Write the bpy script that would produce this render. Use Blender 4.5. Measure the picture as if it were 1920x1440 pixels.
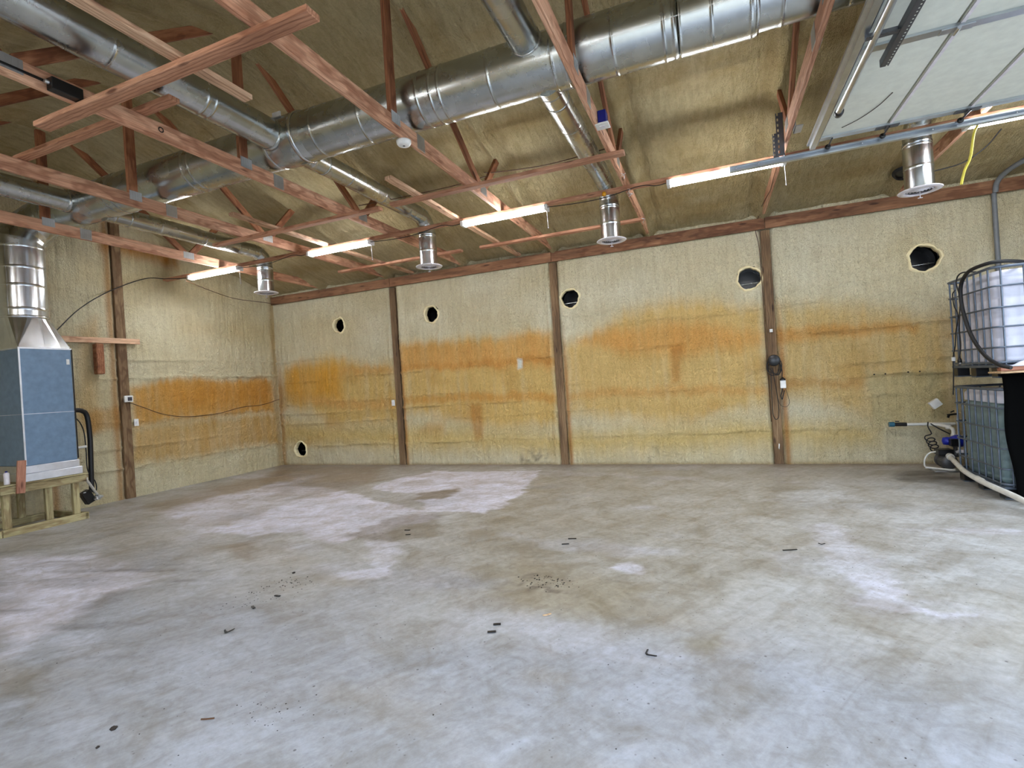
import bpy, bmesh, math, random
import numpy as np
from mathutils import Vector, Matrix
random.seed(7)
for o in list(bpy.data.objects): bpy.data.objects.remove(o)
sc = bpy.context.scene
COL = sc.collection

# ------------------------------------------------------------------ camera, world, exposure
F_PX, YAW, PITCH, ROLL, EYE = 955.07, -.378, -.0003, -.0645, 1.45
cam_d = bpy.data.cameras.new('camera'); cam = bpy.data.objects.new('camera', cam_d); COL.objects.link(cam)
cam_d.sensor_width = 36; cam_d.lens = F_PX / 1920 * 36; cam_d.clip_start = .02
fw = Vector((math.sin(YAW)*math.cos(PITCH), math.cos(YAW)*math.cos(PITCH), math.sin(PITCH)))
r0 = Vector((math.cos(YAW), -math.sin(YAW), 0)); u0 = r0.cross(fw)
rt = r0*math.cos(ROLL) + u0*math.sin(ROLL); up = -r0*math.sin(ROLL) + u0*math.cos(ROLL)
cam.matrix_world = Matrix(((rt.x, up.x, -fw.x, 0), (rt.y, up.y, -fw.y, 0), (rt.z, up.z, -fw.z, EYE), (0, 0, 0, 1)))
sc.camera = cam
w = bpy.data.worlds.new('overcast_sky'); sc.world = w; w.use_nodes = True
bg = w.node_tree.nodes['Background']; bg.inputs[0].default_value = (.72, .84, 1.0, 1); bg.inputs[1].default_value = 4.6
sc.view_settings.view_transform = 'Standard'; sc.view_settings.look = 'None'
sc.view_settings.gamma = 1; sc.view_settings.use_curve_mapping = False
sc.view_settings.exposure = 0.85
TUBE = 45.0
cy = sc.cycles
cy.use_denoising = True; cy.max_bounces = 9; cy.diffuse_bounces = 6; cy.glossy_bounces = 5; cy.sample_clamp_indirect = 6
cy.caustics_reflective = False; cy.caustics_refractive = False

# ------------------------------------------------------------------ materials
def lin(c):
    return tuple((v/255/12.92 if v/255 <= .04045 else ((v/255+.055)/1.055)**2.4) for v in c[:3]) + (1,)
class NT:
    def __init__(s, name):
        s.m = bpy.data.materials.new(name); s.m.use_nodes = True; s.t = s.m.node_tree
        s.b = s.t.nodes['Principled BSDF']
    def n(s, typ, **kw):
        nd = s.t.nodes.new(typ)
        for k, v in kw.items():
            if k.startswith('i_'): nd.inputs[k[2:].replace('_', ' ')].default_value = v
            else: setattr(nd, k, v)
        return nd
    def l(s, a, b): s.t.links.new(a, b)
    def coords(s, scale=(1, 1, 1), rnd=True, src='Object'):
        tc = s.n('ShaderNodeTexCoord'); mp = s.n('ShaderNodeMapping'); mp.inputs['Scale'].default_value = scale
        if rnd:
            oi = s.n('ShaderNodeObjectInfo'); ml = s.n('ShaderNodeMath', operation='MULTIPLY'); ml.inputs[1].default_value = 37.0
            s.l(oi.outputs['Random'], ml.inputs[0]); s.l(ml.outputs[0], mp.inputs['Location'])
        s.l(tc.outputs[src], mp.inputs['Vector']); return mp.outputs[0]
    def noise(s, vec, scale, detail=4, rough=.55, dist=0):
        nd = s.n('ShaderNodeTexNoise'); nd.inputs['Scale'].default_value = scale; nd.inputs['Detail'].default_value = detail
        nd.inputs['Roughness'].default_value = rough; nd.inputs['Distortion'].default_value = dist
        s.l(vec, nd.inputs['Vector']); return nd.outputs[0]
    def ramp(s, fac, stops):
        r = s.n('ShaderNodeValToRGB'); e = r.color_ramp.elements
        while len(e) < len(stops): e.new(.5)
        for q, (p, c) in zip(e, stops): q.position = p; q.color = c
        s.l(fac, r.inputs[0]); return r.outputs[0]
    def mix(s, fac, a, b, mode='MIX'):
        m = s.n('ShaderNodeMix', data_type='RGBA', blend_type=mode)
        for i, v in ((0, fac), (6, a), (7, b)):
            if isinstance(v, (int, float, tuple)): m.inputs[i].default_value = v
            else: s.l(v, m.inputs[i])
        return m.outputs[2]
    def bump(s, h, dist=.01, strength=1, prev=None):
        b = s.n('ShaderNodeBump'); b.inputs['Distance'].default_value = dist; b.inputs['Strength'].default_value = strength
        s.l(h, b.inputs['Height'])
        if prev is not None: s.l(prev, b.inputs['Normal'])
        return b.outputs[0]
    def set(s, **kw):
        for k, v in kw.items():
            k = k.replace('_', ' ')
            if isinstance(v, (int, float, tuple)): s.b.inputs[k].default_value = v
            else: s.l(v, s.b.inputs[k])
        return s.m
def plain(name, rgb, rough=.5, metal=0, var=.06):
    t = NT(name); v = t.coords(); nz = t.noise(v, 14)
    c = lin(rgb); a = tuple(x*(1-var*2) for x in c[:3])+(1,); b = tuple(min(1, x*(1+var*2)) for x in c[:3])+(1,)
    return t.set(Base_Color=t.ramp(nz, [(.3, a), (.7, b)]), Roughness=rough, Metallic=metal)
def wood(name, light, mid, dark, rough=.75):
    t = NT(name)
    v = t.coords((1.2, 22, 22)); fine = t.noise(v, 3.0, 5, .65, 1.2)
    v2 = t.coords((.7, 5, 5)); big = t.noise(v2, 1.6, 3)
    wv = t.n('ShaderNodeTexWave', wave_type='BANDS', bands_direction='Y'); wv.inputs['Scale'].default_value = 11; wv.inputs['Distortion'].default_value = 7
    wv.inputs['Detail'].default_value = 2; wv.inputs['Detail Scale'].default_value = .8
    t.l(t.coords((.35, 1, 1)), wv.inputs['Vector'])
    base = t.ramp(big, [(.3, lin(dark)), (.5, lin(mid)), (.72, lin(light))])
    gr = t.ramp(fine, [(.35, (.55, .5, .46, 1)), (.6, (1, 1, 1, 1))])
    c = t.mix(.8, base, gr, 'MULTIPLY')
    wr = t.ramp(wv.outputs[0], [(.0, (.52, .40, .34, 1)), (.35, (1, 1, 1, 1))])
    c = t.mix(.7, c, wr, 'MULTIPLY')
    kn = t.n('ShaderNodeTexVoronoi'); kn.inputs['Scale'].default_value = 1.0
    t.l(t.coords((2.2, 9, 9)), kn.inputs['Vector'])
    k = t.ramp(kn.outputs['Distance'], [(.09, (.16, .08, .05, 1)), (.17, (1, 1, 1, 1))])
    c = t.mix(.8, c, k, 'MULTIPLY')
    oi = t.n('ShaderNodeObjectInfo'); tint = t.ramp(oi.outputs['Random'], [(0, (.86, .84, .82, 1)), (1, (1.08, 1.05, 1.02, 1))])
    c = t.mix(1.0, c, tint, 'MULTIPLY')
    return t.set(Base_Color=c, Roughness=rough, Normal=t.bump(fine, .003, .6))
M = {}
M['truss'] = wood('truss_lumber', (232, 190, 160), (218, 168, 138), (192, 138, 108))
M['web'] = wood('web_lumber', (186, 132, 96), (162, 106, 72), (132, 82, 54))
M['runner'] = wood('strapping_lumber', (222, 174, 144), (202, 150, 120), (172, 122, 94))
M['pale'] = wood('pale_lumber', (240, 208, 178), (226, 188, 156), (204, 162, 130))
M['post'] = wood('post_timber', (156, 132, 100), (128, 104, 76), (96, 76, 54), .85)
M['header'] = wood('header_timber', (168, 126, 94), (140, 100, 72), (104, 74, 52), .85)
M['treated'] = wood('treated_lumber', (206, 200, 158), (190, 182, 140), (156, 146, 106))
M['ply'] = wood('plywood_edge', (232, 206, 172), (220, 190, 150), (200, 168, 126))

def galv(name, base=(.52, .545, .54), rough=.25):
    t = NT(name); v = t.coords()
    vor = t.n('ShaderNodeTexVoronoi'); vor.inputs['Scale'].default_value = 55; t.l(v, vor.inputs['Vector'])
    sm = t.noise(v, 5, 4); st = t.noise(t.coords((1, 1, 1)), 1.7, 3)
    c1 = t.ramp(sm, [(.3, tuple(x*.86 for x in base)+(1,)), (.7, tuple(min(1, x*1.12) for x in base)+(1,))])
    sp = t.n('ShaderNodeSeparateColor'); t.l(vor.outputs['Color'], sp.inputs[0])
    c2 = t.ramp(sp.outputs[0], [(0, (.93, .93, .94, 1)), (1, (1, 1, 1, 1))])
    rg = t.n('ShaderNodeMapRange'); rg.inputs[3].default_value = rough-.03; rg.inputs[4].default_value = rough+.07; t.l(sm, rg.inputs[0])
    return t.set(Base_Color=t.mix(.35, c1, c2, 'MULTIPLY'), Metallic=1.0, Roughness=rg.outputs[0])
M['galv'] = galv('galvanized_duct')
M['galv_new'] = galv('bright_galvanized', (.66, .69, .72), .2)
M['plate'] = galv('truss_plate_steel', (.52, .52, .52), .42)
M['track'] = galv('door_track_steel', (.58, .62, .66), .32)
M['angle'] = galv('dark_angle_steel', (.16, .165, .18), .45)
M['cage'] = plain('cage_tube_steel', (96, 106, 120), .45, .55)
M['cabinet'] = plain('furnace_cabinet_grey', (112, 138, 166), .38, .2)
M['flash'] = galv('plenum_sheet', (.74, .77, .84), .38)
M['black'] = plain('black_plastic', (14, 14, 17), .35)
M['rubber'] = plain('black_rubber', (10, 10, 13), .55)
M['cloth'] = plain('black_tarp', (4, 4, 4), 1.0); M['cloth'].node_tree.nodes['Principled BSDF'].inputs['Specular IOR Level'].default_value = .05
M['void'] = plain('dark_duct_inside', (26, 28, 32), .3, 1.0)  # near-black base stands in for the shade inside the ducts
M['white'] = plain('white_plastic', (226, 226, 224), .4)
M['enamel'] = plain('white_enamel', (222, 218, 224), .35)
M['pvc'] = plain('white_pvc', (214, 212, 206), .4)
M['blue'] = plain('blue_plastic', (12, 34, 160), .4)
M['bluebox'] = plain('dark_blue_box', (8, 22, 120), .45)
M['teal'] = plain('teal_fitting', (34, 96, 120), .4)
M['yellow'] = plain('yellow_cord', (236, 220, 90), .5)
M['conduit'] = plain('grey_conduit', (108, 112, 116), .5)
M['door'] = plain('door_panel_white', (222, 226, 216), .5, 0, .03)
M['bottle'] = plain('translucent_poly', (206, 208, 224), .35, 0, .03)
M['water'] = plain('water_behind_poly', (112, 134, 140), .3, 0, .1)
M['foam_cut'] = plain('cut_foam', (232, 218, 176), .9)
M['motor'] = plain('pump_body_grey', (78, 78, 80), .5, .3)
M['brown'] = plain('brown_wire', (84, 54, 30), .6)
M['screen'] = plain('grey_display', (58, 62, 74), .3)
M['orange'] = plain('orange_wire_nut', (214, 150, 20), .5)
M['foil'] = galv('crumpled_foil', (.8, .82, .85), .3)
M['grit'] = plain('dark_grit', (42, 34, 28), .9)
M['redwood'] = wood('scrap_red_board', (206, 156, 134), (184, 132, 110), (156, 104, 84))
t = NT('tube_lens'); M['lens'] = t.set(Base_Color=(1, 1, 1, 1), Emission_Color=(.93, .96, 1.0, 1), Emission_Strength=TUBE)

def surface(name, relief, streak, sk_amt, rough=.9):
    """sprayed foam: colour from the stain map, lumps and runs as relief"""
    t = NT(name); at = t.n('ShaderNodeAttribute'); at.attribute_name = 'Col'
    v = t.coords(rnd=False); wv = t.noise(v, 3, 3)
    big = t.noise(v, 6, 5, .6, .8); mid = t.noise(v, 24, 5, .6, .6); fine = t.noise(v, 70, 3, .7)
    vs = t.coords(streak, rnd=False); sk = t.noise(vs, 7, 4, .6, .4)
    c = t.mix(.35, at.outputs['Color'], t.ramp(mid, [(.36, (.86, .83, .76, 1)), (.54, (1.05, 1.05, 1.04, 1))]), 'MULTIPLY')  # hollows of the lumps tinted darker, crevice shading put into the colour
    c = t.mix(.25, c, t.ramp(fine, [(.35, (.72, .69, .62, 1)), (.6, (1.06, 1.06, 1.06, 1))]), 'MULTIPLY')
    c = t.mix(sk_amt, c, t.ramp(sk, [(.36, (.80, .75, .66, 1)), (.6, (1.06, 1.06, 1.06, 1))]), 'MULTIPLY')
    c = t.mix(.5, c, t.ramp(wv, [(.3, (.93, .91, .86, 1)), (.65, (1.06, 1.06, 1.08, 1))]), 'MULTIPLY')
    b = t.bump(big, relief*2.2); b = t.bump(mid, relief*1.9, 1, b); b = t.bump(fine, relief*.6, 1, b); b = t.bump(sk, relief*sk_amt*1.5, 1, b)
    return t.set(Base_Color=c, Roughness=rough, Normal=b)
M['foam'] = surface('spray_foam', .035, (2.6, 2.6, .3), .36)
M['foam_roof'] = surface('spray_foam_roof', .05, (2.4, .5, 1), .6)
t = NT('concrete_floor'); at = t.n('ShaderNodeAttribute'); at.attribute_name = 'Col'; v = t.coords(rnd=False)
a = t.noise(v, 2.2, 9, .64, .9); b = t.noise(v, 22, 7, .72); mp_ = t.n('ShaderNodeMapping'); mp_.inputs['Rotation'].default_value = (0, 0, .55); t.l(v, mp_.inputs['Vector']); mq_ = t.n('ShaderNodeMapping'); mq_.inputs['Scale'].default_value = (3.6, .45, 1); t.l(mp_.outputs[0], mq_.inputs['Vector']); sk = t.noise(mq_.outputs[0], 3.0, 7, .68, 1.2); a2 = t.noise(v, 7, 7, .65, 1.2)
c = t.mix(.85, at.outputs['Color'], t.ramp(a, [(.34, (.74, .69, .61, 1)), (.5, (1, .99, .98, 1)), (.66, (1.2, 1.21, 1.24, 1))]), 'MULTIPLY')
c = t.mix(.8, c, t.ramp(a2, [(.32, (.80, .77, .72, 1)), (.52, (1, 1, 1, 1)), (.7, (1.12, 1.12, 1.14, 1))]), 'MULTIPLY')
c = t.mix(.7, c, t.ramp(b, [(.3, (.76, .75, .73, 1)), (.60, (1.06, 1.06, 1.06, 1))]), 'MULTIPLY')
c = t.mix(.45, c, t.ramp(sk, [(.36, (.78, .74, .70, 1)), (.52, (1, 1, 1, 1)), (.66, (1.14, 1.14, 1.18, 1))]), 'MULTIPLY')
vo = t.n('ShaderNodeTexVoronoi'); vo.inputs['Scale'].default_value = 5.5; t.l(v, vo.inputs['Vector'])
c = t.mix(.8, c, t.ramp(vo.outputs['Distance'], [(.025, (.22, .2, .19, 1)), (.045, (1, 1, 1, 1))]), 'MULTIPLY')
vo2 = t.n('ShaderNodeTexVoronoi'); vo2.inputs['Scale'].default_value = 17; t.l(v, vo2.inputs['Vector'])
c = t.mix(.55, c, t.ramp(vo2.outputs['Distance'], [(.05, (.3, .27, .25, 1)), (.10, (1, 1, 1, 1))]), 'MULTIPLY')
c = t.mix(1.0, c, (.68, .71, .765, 1), 'MULTIPLY')
M['floor'] = t.set(Base_Color=c, Roughness=t.ramp(a, [(.3, (.42, .42, .42, 1)), (.7, (.62, .62, .62, 1))]), Normal=t.bump(b, .003, .5, t.bump(a, .006, .4)))

# ------------------------------------------------------------------ geometry helpers
class G:
    """collects shapes (world coordinates) that become ONE mesh object"""
    def __init__(s): s.v = []; s.f = []; s.sm = []
    def add(s, vs, fs, smooth=False):
        n = len(s.v); s.v += [tuple(p) for p in vs]; s.f += [tuple(i+n for i in f) for f in fs]; s.sm += [smooth]*len(fs); return s
    def box(s, a, b):
        (x0, y0, z0), (x1, y1, z1) = a, b
        vs = [(x0,y0,z0),(x1,y0,z0),(x1,y1,z0),(x0,y1,z0),(x0,y0,z1),(x1,y0,z1),(x1,y1,z1),(x0,y1,z1)]
        return s.add(vs, [(0,3,2,1),(4,5,6,7),(0,1,5,4),(1,2,6,5),(2,3,7,6),(3,0,4,7)])
    def obox(s, p0, p1, w, h, upv=(0,0,1)):
        p0, p1 = Vector(p0), Vector(p1); d = (p1-p0).normalized(); u = Vector(upv); sd = d.cross(u)
        if sd.length < 1e-4: sd = d.cross(Vector((0,1,0)))
        sd.normalize(); u = sd.cross(d); vs = []
        for p in (p0, p1):
            for a, b in ((-1,-1),(1,-1),(1,1),(-1,1)): vs.append(p + sd*(a*w/2) + u*(b*h/2))
        return s.add(vs, [(0,1,2,3),(7,6,5,4),(0,4,5,1),(1,5,6,2),(2,6,7,3),(3,7,4,0)])
    def sweep(s, pts, rad, seg=20, caps=True, hard=False):
        pts = [Vector(p) for p in pts]; n = len(pts)
        rad = [rad]*n if not hasattr(rad, '__len__') else rad
        tang = []
        for i in range(n):
            a = (pts[i]-pts[i-1]).normalized() if i else (pts[1]-pts[0]).normalized()
            b = (pts[i+1]-pts[i]).normalized() if i < n-1 else a
            q = a+b; tang.append(q.normalized() if q.length > 1e-6 else a)
        d = tang[0]; u = Vector((0,0,1)) if abs(d.z) < .9 else Vector((0,1,0)); u = (u-d*u.dot(d)).normalized(); rings = []
        for i in range(n):
            d = tang[i]; u = (u-d*u.dot(d)).normalized(); v = d.cross(u)
            k = 1.0
            rings.append([pts[i]+(u*math.cos(2*math.pi*j/seg)+v*math.sin(2*math.pi*j/seg))*rad[i]*k for j in range(seg)])
        if hard:
            for i in range(n-1):
                s.add(rings[i]+rings[i+1], [(j, (j+1)%seg, seg+(j+1)%seg, seg+j) for j in range(seg)], True)
        else:
            vs = [p for r in rings for p in r]
            s.add(vs, [(i*seg+j, i*seg+(j+1)%seg, (i+1)*seg+(j+1)%seg, (i+1)*seg+j) for i in range(n-1) for j in range(seg)], True)
        if caps:
            s.add(rings[0], [tuple(range(seg-1, -1, -1))]); s.add(rings[-1], [tuple(range(seg))])
        return s
    def cyl(s, a, b, r, seg=16, caps=True): return s.sweep([a, b], r, seg, caps)
    def lathe(s, c, prof, seg=28, axis='z'):
        """prof: (radius, height) pairs, turned about AXIS through C"""
        c = Vector(c); vs = []
        for r, h in prof:
            for j in range(seg):
                a = 2*math.pi*j/seg; x, y = r*math.cos(a), r*math.sin(a)
                vs.append(c + (Vector((x, y, h)) if axis == 'z' else Vector((x, h, y)) if axis == 'y' else Vector((h, x, y))))
        return s.add(vs, [(i*seg+j, i*seg+(j+1)%seg, (i+1)*seg+(j+1)%seg, (i+1)*seg+j) for i in range(len(prof)-1) for j in range(seg)], True)
    def part(s, name, mat, parent=None, bevel=0, label=None, origin=None):
        me = bpy.data.meshes.new(name)
        o3 = parent.location if parent is not None else Vector(origin if origin is not None else (0, 0, 0))
        if parent is not None and parent.parent is not None: o3 = parent.parent.location + parent.location
        me.from_pydata([tuple(Vector(p)-o3) for p in s.v], [], s.f); me.polygons.foreach_set('use_smooth', s.sm)
        if bevel:
            bm = bmesh.new(); bm.from_mesh(me)
            bmesh.ops.bevel(bm, geom=list(bm.edges), offset=bevel, segments=1, affect='EDGES'); bm.to_mesh(me); bm.free()
        me.materials.append(mat if not isinstance(mat, str) else M[mat])
        o = bpy.data.objects.new(name, me); COL.objects.link(o)
        if parent is not None: o.parent = parent
        elif origin is not None: o.location = o3
        if label: o['label'] = label
        return o
def tag(o, label, cat, group=None):
    o['label'] = label; o['category'] = cat
    if group: o['group'] = group
    return o
def thing(name, label, cat, loc=(0, 0, 0), group=None):
    o = bpy.data.objects.new(name, None); COL.objects.link(o); o.location = loc; o.empty_display_size = .1
    return tag(o, label, cat, group)
BM = {}
def board(name, p0, p1, w, h, mat, parent=None, upv=(0, 0, 1), ends=None):
    """lumber from P0 to P1 (centre line): own object whose local X runs along the grain"""
    p0, p1 = Vector(p0), Vector(p1); d = p1-p0; L = d.length; d.normalize(); u = Vector(upv); sd = u.cross(d)
    if sd.length < 1e-4: sd = Vector((0, 1, 0))
    sd.normalize(); u = d.cross(sd)
    key = (round(L, 3), w, h, mat)
    if key not in BM:
        g = G().box((0, -w/2, -h/2), (L, w/2, h/2)); me = bpy.data.meshes.new(name); me.from_pydata(g.v, [], g.f)
        bm = bmesh.new(); bm.from_mesh(me); bmesh.ops.bevel(bm, geom=list(bm.edges), offset=min(.004, h*.12), segments=1, affect='EDGES'); bm.to_mesh(me); bm.free()
        me.materials.append(M[mat]); BM[key] = me
    o = bpy.data.objects.new(name, BM[key]); COL.objects.link(o)
    mw = Matrix(((d.x, sd.x, u.x, p0.x), (d.y, sd.y, u.y, p0.y), (d.z, sd.z, u.z, p0.z), (0, 0, 0, 1)))
    if parent is not None:
        o.parent = parent; mw = Matrix.Translation(-parent.location) @ mw
    o.matrix_local = mw
    return o
def curve_pts(pts, n=8):
    """smooth path through PTS (Catmull-Rom)"""
    P = [Vector(p) for p in pts]; P = [P[0]*2-P[1]] + P + [P[-1]*2-P[-2]]; out = []
    for i in range(1, len(P)-2):
        for k in range(n):
            t = k/n; a, b, c, d = P[i-1], P[i], P[i+1], P[i+2]
            out.append(.5*((2*b)+(c-a)*t+(2*a-5*b+4*c-d)*t*t+(3*b-a-3*c+d)*t**3))
    out.append(P[-2]); return out
def wire(name, pts, r, mat, label=None, cat='cable', parent=None, n=8, group=None):
    g = G().sweep(curve_pts(pts, n), r, 8)
    o = g.part(name, mat, parent, origin=None if parent is not None else pts[0])
    if parent is None: tag(o, label, cat, group)
    return o

# ------------------------------------------------------------------ numpy noise and stain masks
rng = np.random.RandomState(3); TAB = rng.rand(512, 512)
def vn(x, y):
    xi = np.floor(x).astype(int); yi = np.floor(y).astype(int); fx = x-xi; fy = y-yi
    fx = fx*fx*(3-2*fx); fy = fy*fy*(3-2*fy); a = TAB[xi % 512, yi % 512]; b = TAB[(xi+1) % 512, yi % 512]
    c = TAB[xi % 512, (yi+1) % 512]; d = TAB[(xi+1) % 512, (yi+1) % 512]
    return (a*(1-fx)+b*fx)*(1-fy)+(c*(1-fx)+d*fx)*fy
def fbm(x, y, o=4):
    s = 0; a = .5; t = 0
    for i in range(o): s = s+a*vn(x*2**i+17*i, y*2**i+31*i); t += a; a *= .5
    return s/t-.5
def sdf(px, py, poly):
    P = np.array(poly); n = len(P); d = np.full(px.shape, 1e9); ins = np.zeros(px.shape, bool)
    for i in range(n):
        a = P[i]; b = P[(i+1) % n]; e = b-a; wx = px-a[0]; wy = py-a[1]
        t = np.clip((wx*e[0]+wy*e[1])/(e@e+1e-12), 0, 1); d = np.minimum(d, (wx-e[0]*t)**2+(wy-e[1]*t)**2)
        c = (a[1] > py) != (b[1] > py)
        xx = a[0]+(py-a[1])*(e[0])/(e[1] if abs(e[1]) > 1e-9 else 1e-9); ins ^= c & (px < xx)
    return np.where(ins, -np.sqrt(d), np.sqrt(d))
def mask(px, py, poly, soft):
    t = np.clip(.5-sdf(px, py, poly)/(2*soft), 0, 1); return t*t*(3-2*t)
def mixc(c, rgb, m):
    t = np.array(lin(rgb)[:3]); return c*(1-m[..., None])+t*m[..., None]
def grid(name, P, C, mat, keep=None):
    """P: (n, m, 3) points; C: (n, m, 3) linear colours -> one mesh with a colour attribute"""
    n, m = P.shape[:2]; idx = np.arange(n*m).reshape(n, m)
    q = np.stack([idx[:-1, :-1], idx[1:, :-1], idx[1:, 1:], idx[:-1, 1:]], -1).reshape(-1, 4)
    if keep is not None: q = q[keep[:-1, :-1].ravel() & keep[1:, 1:].ravel() & keep[1:, :-1].ravel() & keep[:-1, 1:].ravel()]
    me = bpy.data.meshes.new(name); me.vertices.add(n*m); me.vertices.foreach_set('co', P.reshape(-1).astype('f'))
    me.loops.add(q.size); me.loops.foreach_set('vertex_index', q.reshape(-1).astype('i'))
    me.polygons.add(len(q)); me.polygons.foreach_set('loop_start', (np.arange(len(q))*4).astype('i'))
    me.polygons.foreach_set('use_smooth', np.ones(len(q), bool)); me.update(calc_edges=True)
    at = me.attributes.new('Col', 'FLOAT_COLOR', 'POINT')
    cc = np.ones((n*m, 4), 'f'); cc[:, :3] = C.reshape(-1, 3); at.data.foreach_set('color', cc.reshape(-1))
    me.materials.append(M[mat]); o = bpy.data.objects.new(name, me); COL.objects.link(o); o['kind'] = 'structure'; return o

# ------------------------------------------------------------------ the shell: stains lie where the foam was scorched or the slab was wet; one slab streak is painted daylight (metres)
FLOOR= {'W1': [(-4.93,6.41),(-4.97,7.34),(-4.67,7.89),(-4.27,7.75),(-2.77,7.92),(-2.52,6.94),(-2.4,6.26),(-2.51,5.25),(-3.39,5.18),(-3.48,5.57),(-3.88,5.82),(-3.99,6.13),(-4.87,6.34)],
 'W2': [(-5.43,3.99),(-5.65,5.64),(-5.35,6.19),(-3.42,5.23),(-2.91,4.97),(-3.19,4.65),(-3.37,4.33),(-3.47,3.96),(-4.04,4.07),(-4.31,4.27),(-4.72,4.01)],
 'W3': [(-2.91,3.31),(-2.57,3.56),(-2.42,3.3),(-2.67,3.14)],
 'W3b': [(-3.43,4.32),(-3.19,4.55),(-2.55,3.56),(-2.72,3.47)],
 'W4': [(-0.82,3.85),(-0.71,4.05),(-0.57,3.94),(-0.57,3.76),(-0.7,3.77)],
 'W5': [(0.67,4.06),(1.01,4.18),(0.98,3.85),(0.88,3.55),(0.66,3.54),(0.73,3.75),(0.73,3.85)],
 'W6': [(-6.97,2.9),(-6.02,3.17),(-4.49,2.85),(-4.47,2.47),(-4.27,2.0),(-4.04,1.65)],
 'W7': [(-7.2,4.7),(-7.15,6.68),(-5.35,6.19),(-5.65,5.64),(-5.43,3.99),(-6.03,4.11)],
 'W8': [(0.64,5.23),(0.92,5.36),(1.01,4.28),(0.67,4.06)],
 'W9': [(0.64,3.57),(0.97,3.61),(1.36,3.6),(1.34,3.55),(0.95,3.52)],
 'W10': [(1.65,5.3),(2.25,5.33),(2.18,5.16),(1.77,5.14)],  # daylight reflection painted as a pale streak on the slab
 'F1': [(-3.72,1.52),(-3.57,2.68),(-3.15,3.09),(-2.04,2.56),(-1.28,2.96),(-0.19,2.9),(0.35,3.16),(1.51,3.63),(0.92,2.27),(-2.84,1.14)],
 'F2': [(0.2,2.06),(0.57,2.98),(1.48,3.56),(0.92,2.27)],
 'T1': [(-2.73,5.27),(-2.59,7.14),(-2.35,8.02),(-0.37,8.04),(0.93,7.31),(0.44,4.28),(-0.19,3.02),(-0.79,2.94),(-1.34,3.11),(-1.96,3.45),(-2.6,4.12)],
 'T1b': [(-1.64,3.87),(-0.56,3.55),(-0.63,3.12),(-1.14,2.99),(-1.51,3.34)],
 'T3': [(-7.62,6.65),(-8.67,8.27),(-6.07,8.27),(-5.21,6.79),(-5.43,5.83),(-6.55,5.9)],
 'T4': [(-5.69,2.36),(-5.42,2.72),(-4.44,2.69),(-4.24,2.34),(-4.5,2.02),(-4.52,1.86)],
 'T5': [(-7.87,4.91),(-8.34,7.95),(-7.38,7.41),(-6.76,4.61)],
 'T6': [(-3.99,6.13),(-3.52,6.51),(-3.41,5.86),(-3.82,5.73)],
 'T7': [(-4.65,3.75),(-4.42,3.88),(-3.97,3.41),(-4.25,3.43)],
 'T8': [(-0.19,2.9),(-0.03,3.06),(-0.01,2.78),(-0.16,2.76)],
 'T9': [(2.1,7.88),(2.52,8.15),(2.73,7.4),(2.4,7.02),(2.01,7.2)],
 'T10': [(-3.59,5.04),(-2.99,5.11),(-2.53,4.29),(-2.97,4.13),(-3.66,4.19)]}
BACK= {'b1': [(-8.74,2.0),(-8.27,2.18),(-7.4,2.27),(-6.35,1.95),(-5.89,2.06),(-5.8,0.85),(-7.24,0.9),(-8.65,1.3)],
 'b1s': [(-8.58,2.08),(-8.28,2.14),(-7.14,2.11),(-7.25,1.4),(-8.34,1.4),(-8.62,1.59)],
 'b1t': [(-7.15,2.0),(-5.9,1.94),(-5.85,1.81),(-7.16,1.87)],
 'b1l': [(-8.34,1.46),(-5.83,1.3),(-5.84,1.12),(-7.77,1.24)],
 'b2': [(-5.71,2.37),(-4.39,2.34),(-3.42,2.33),(-2.54,2.37),(-2.51,0.75),(-3.64,0.69),(-5.66,1.06)],
 'b2s': [(-5.69,2.34),(-3.95,2.27),(-2.55,2.33),(-2.53,1.67),(-3.99,1.82),(-5.7,1.9)],
 'b2m': [(-5.65,1.96),(-2.52,1.88),(-2.53,1.77),(-5.66,1.84)],
 'b2l': [(-5.64,1.32),(-4.02,1.34),(-2.51,1.25),(-2.52,1.1),(-4.03,1.19),(-5.65,1.19)],
 'b2d': [(-4.26,1.1),(-4.03,1.14),(-4.03,0.5),(-4.19,0.45)],
 'b3': [(-2.33,2.03),(-1.78,2.25),(-1.05,2.57),(-0.31,2.57),(0.74,2.36),(0.78,0.88),(-0.75,0.69),(-2.33,0.92)],
 'b3s': [(-2.06,2.1),(-1.68,2.26),(-0.33,2.23),(0.72,2.0),(0.71,1.84),(-0.36,1.71),(-1.53,1.91)],
 'b3l': [(-2.32,1.25),(-0.72,1.27),(0.78,1.18),(0.77,1.05),(-0.72,1.12),(-2.33,1.13)],
 'b3d': [(-0.64,1.88),(-0.43,1.86),(-0.47,1.32),(-0.63,1.33)],
 'b4': [(0.91,2.34),(1.89,2.25),(2.9,1.93),(2.98,1.21),(2.95,0.57),(2.05,0.67),(0.91,1.03)],
 'b4s': [(0.91,2.0),(1.87,1.97),(2.61,1.92),(2.6,1.8),(1.86,1.81),(0.9,1.79)],
 'b4l': [(0.96,1.25),(1.96,1.19),(1.95,1.09),(0.95,1.12)],
 'p4': [(1.99,1.28),(2.39,1.25),(2.63,1.23),(2.92,1.21),(2.89,0.57),(2.05,0.6)],
 'low': [(-8.83,0.95),(-5.68,0.75),(-2.44,0.56),(0.78,0.64),(2.05,0.52),(2.03,0.3),(-2.47,0.19),(-8.87,0.49)],
 'mold': [(-3.37,0.03),(-3.05,0.34),(-2.81,0.19),(-2.77,-0.01)],
 'mold2': [(-1.13,0.02),(-0.94,0.35),(-0.7,0.26),(-0.63,0.0)]}
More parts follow.
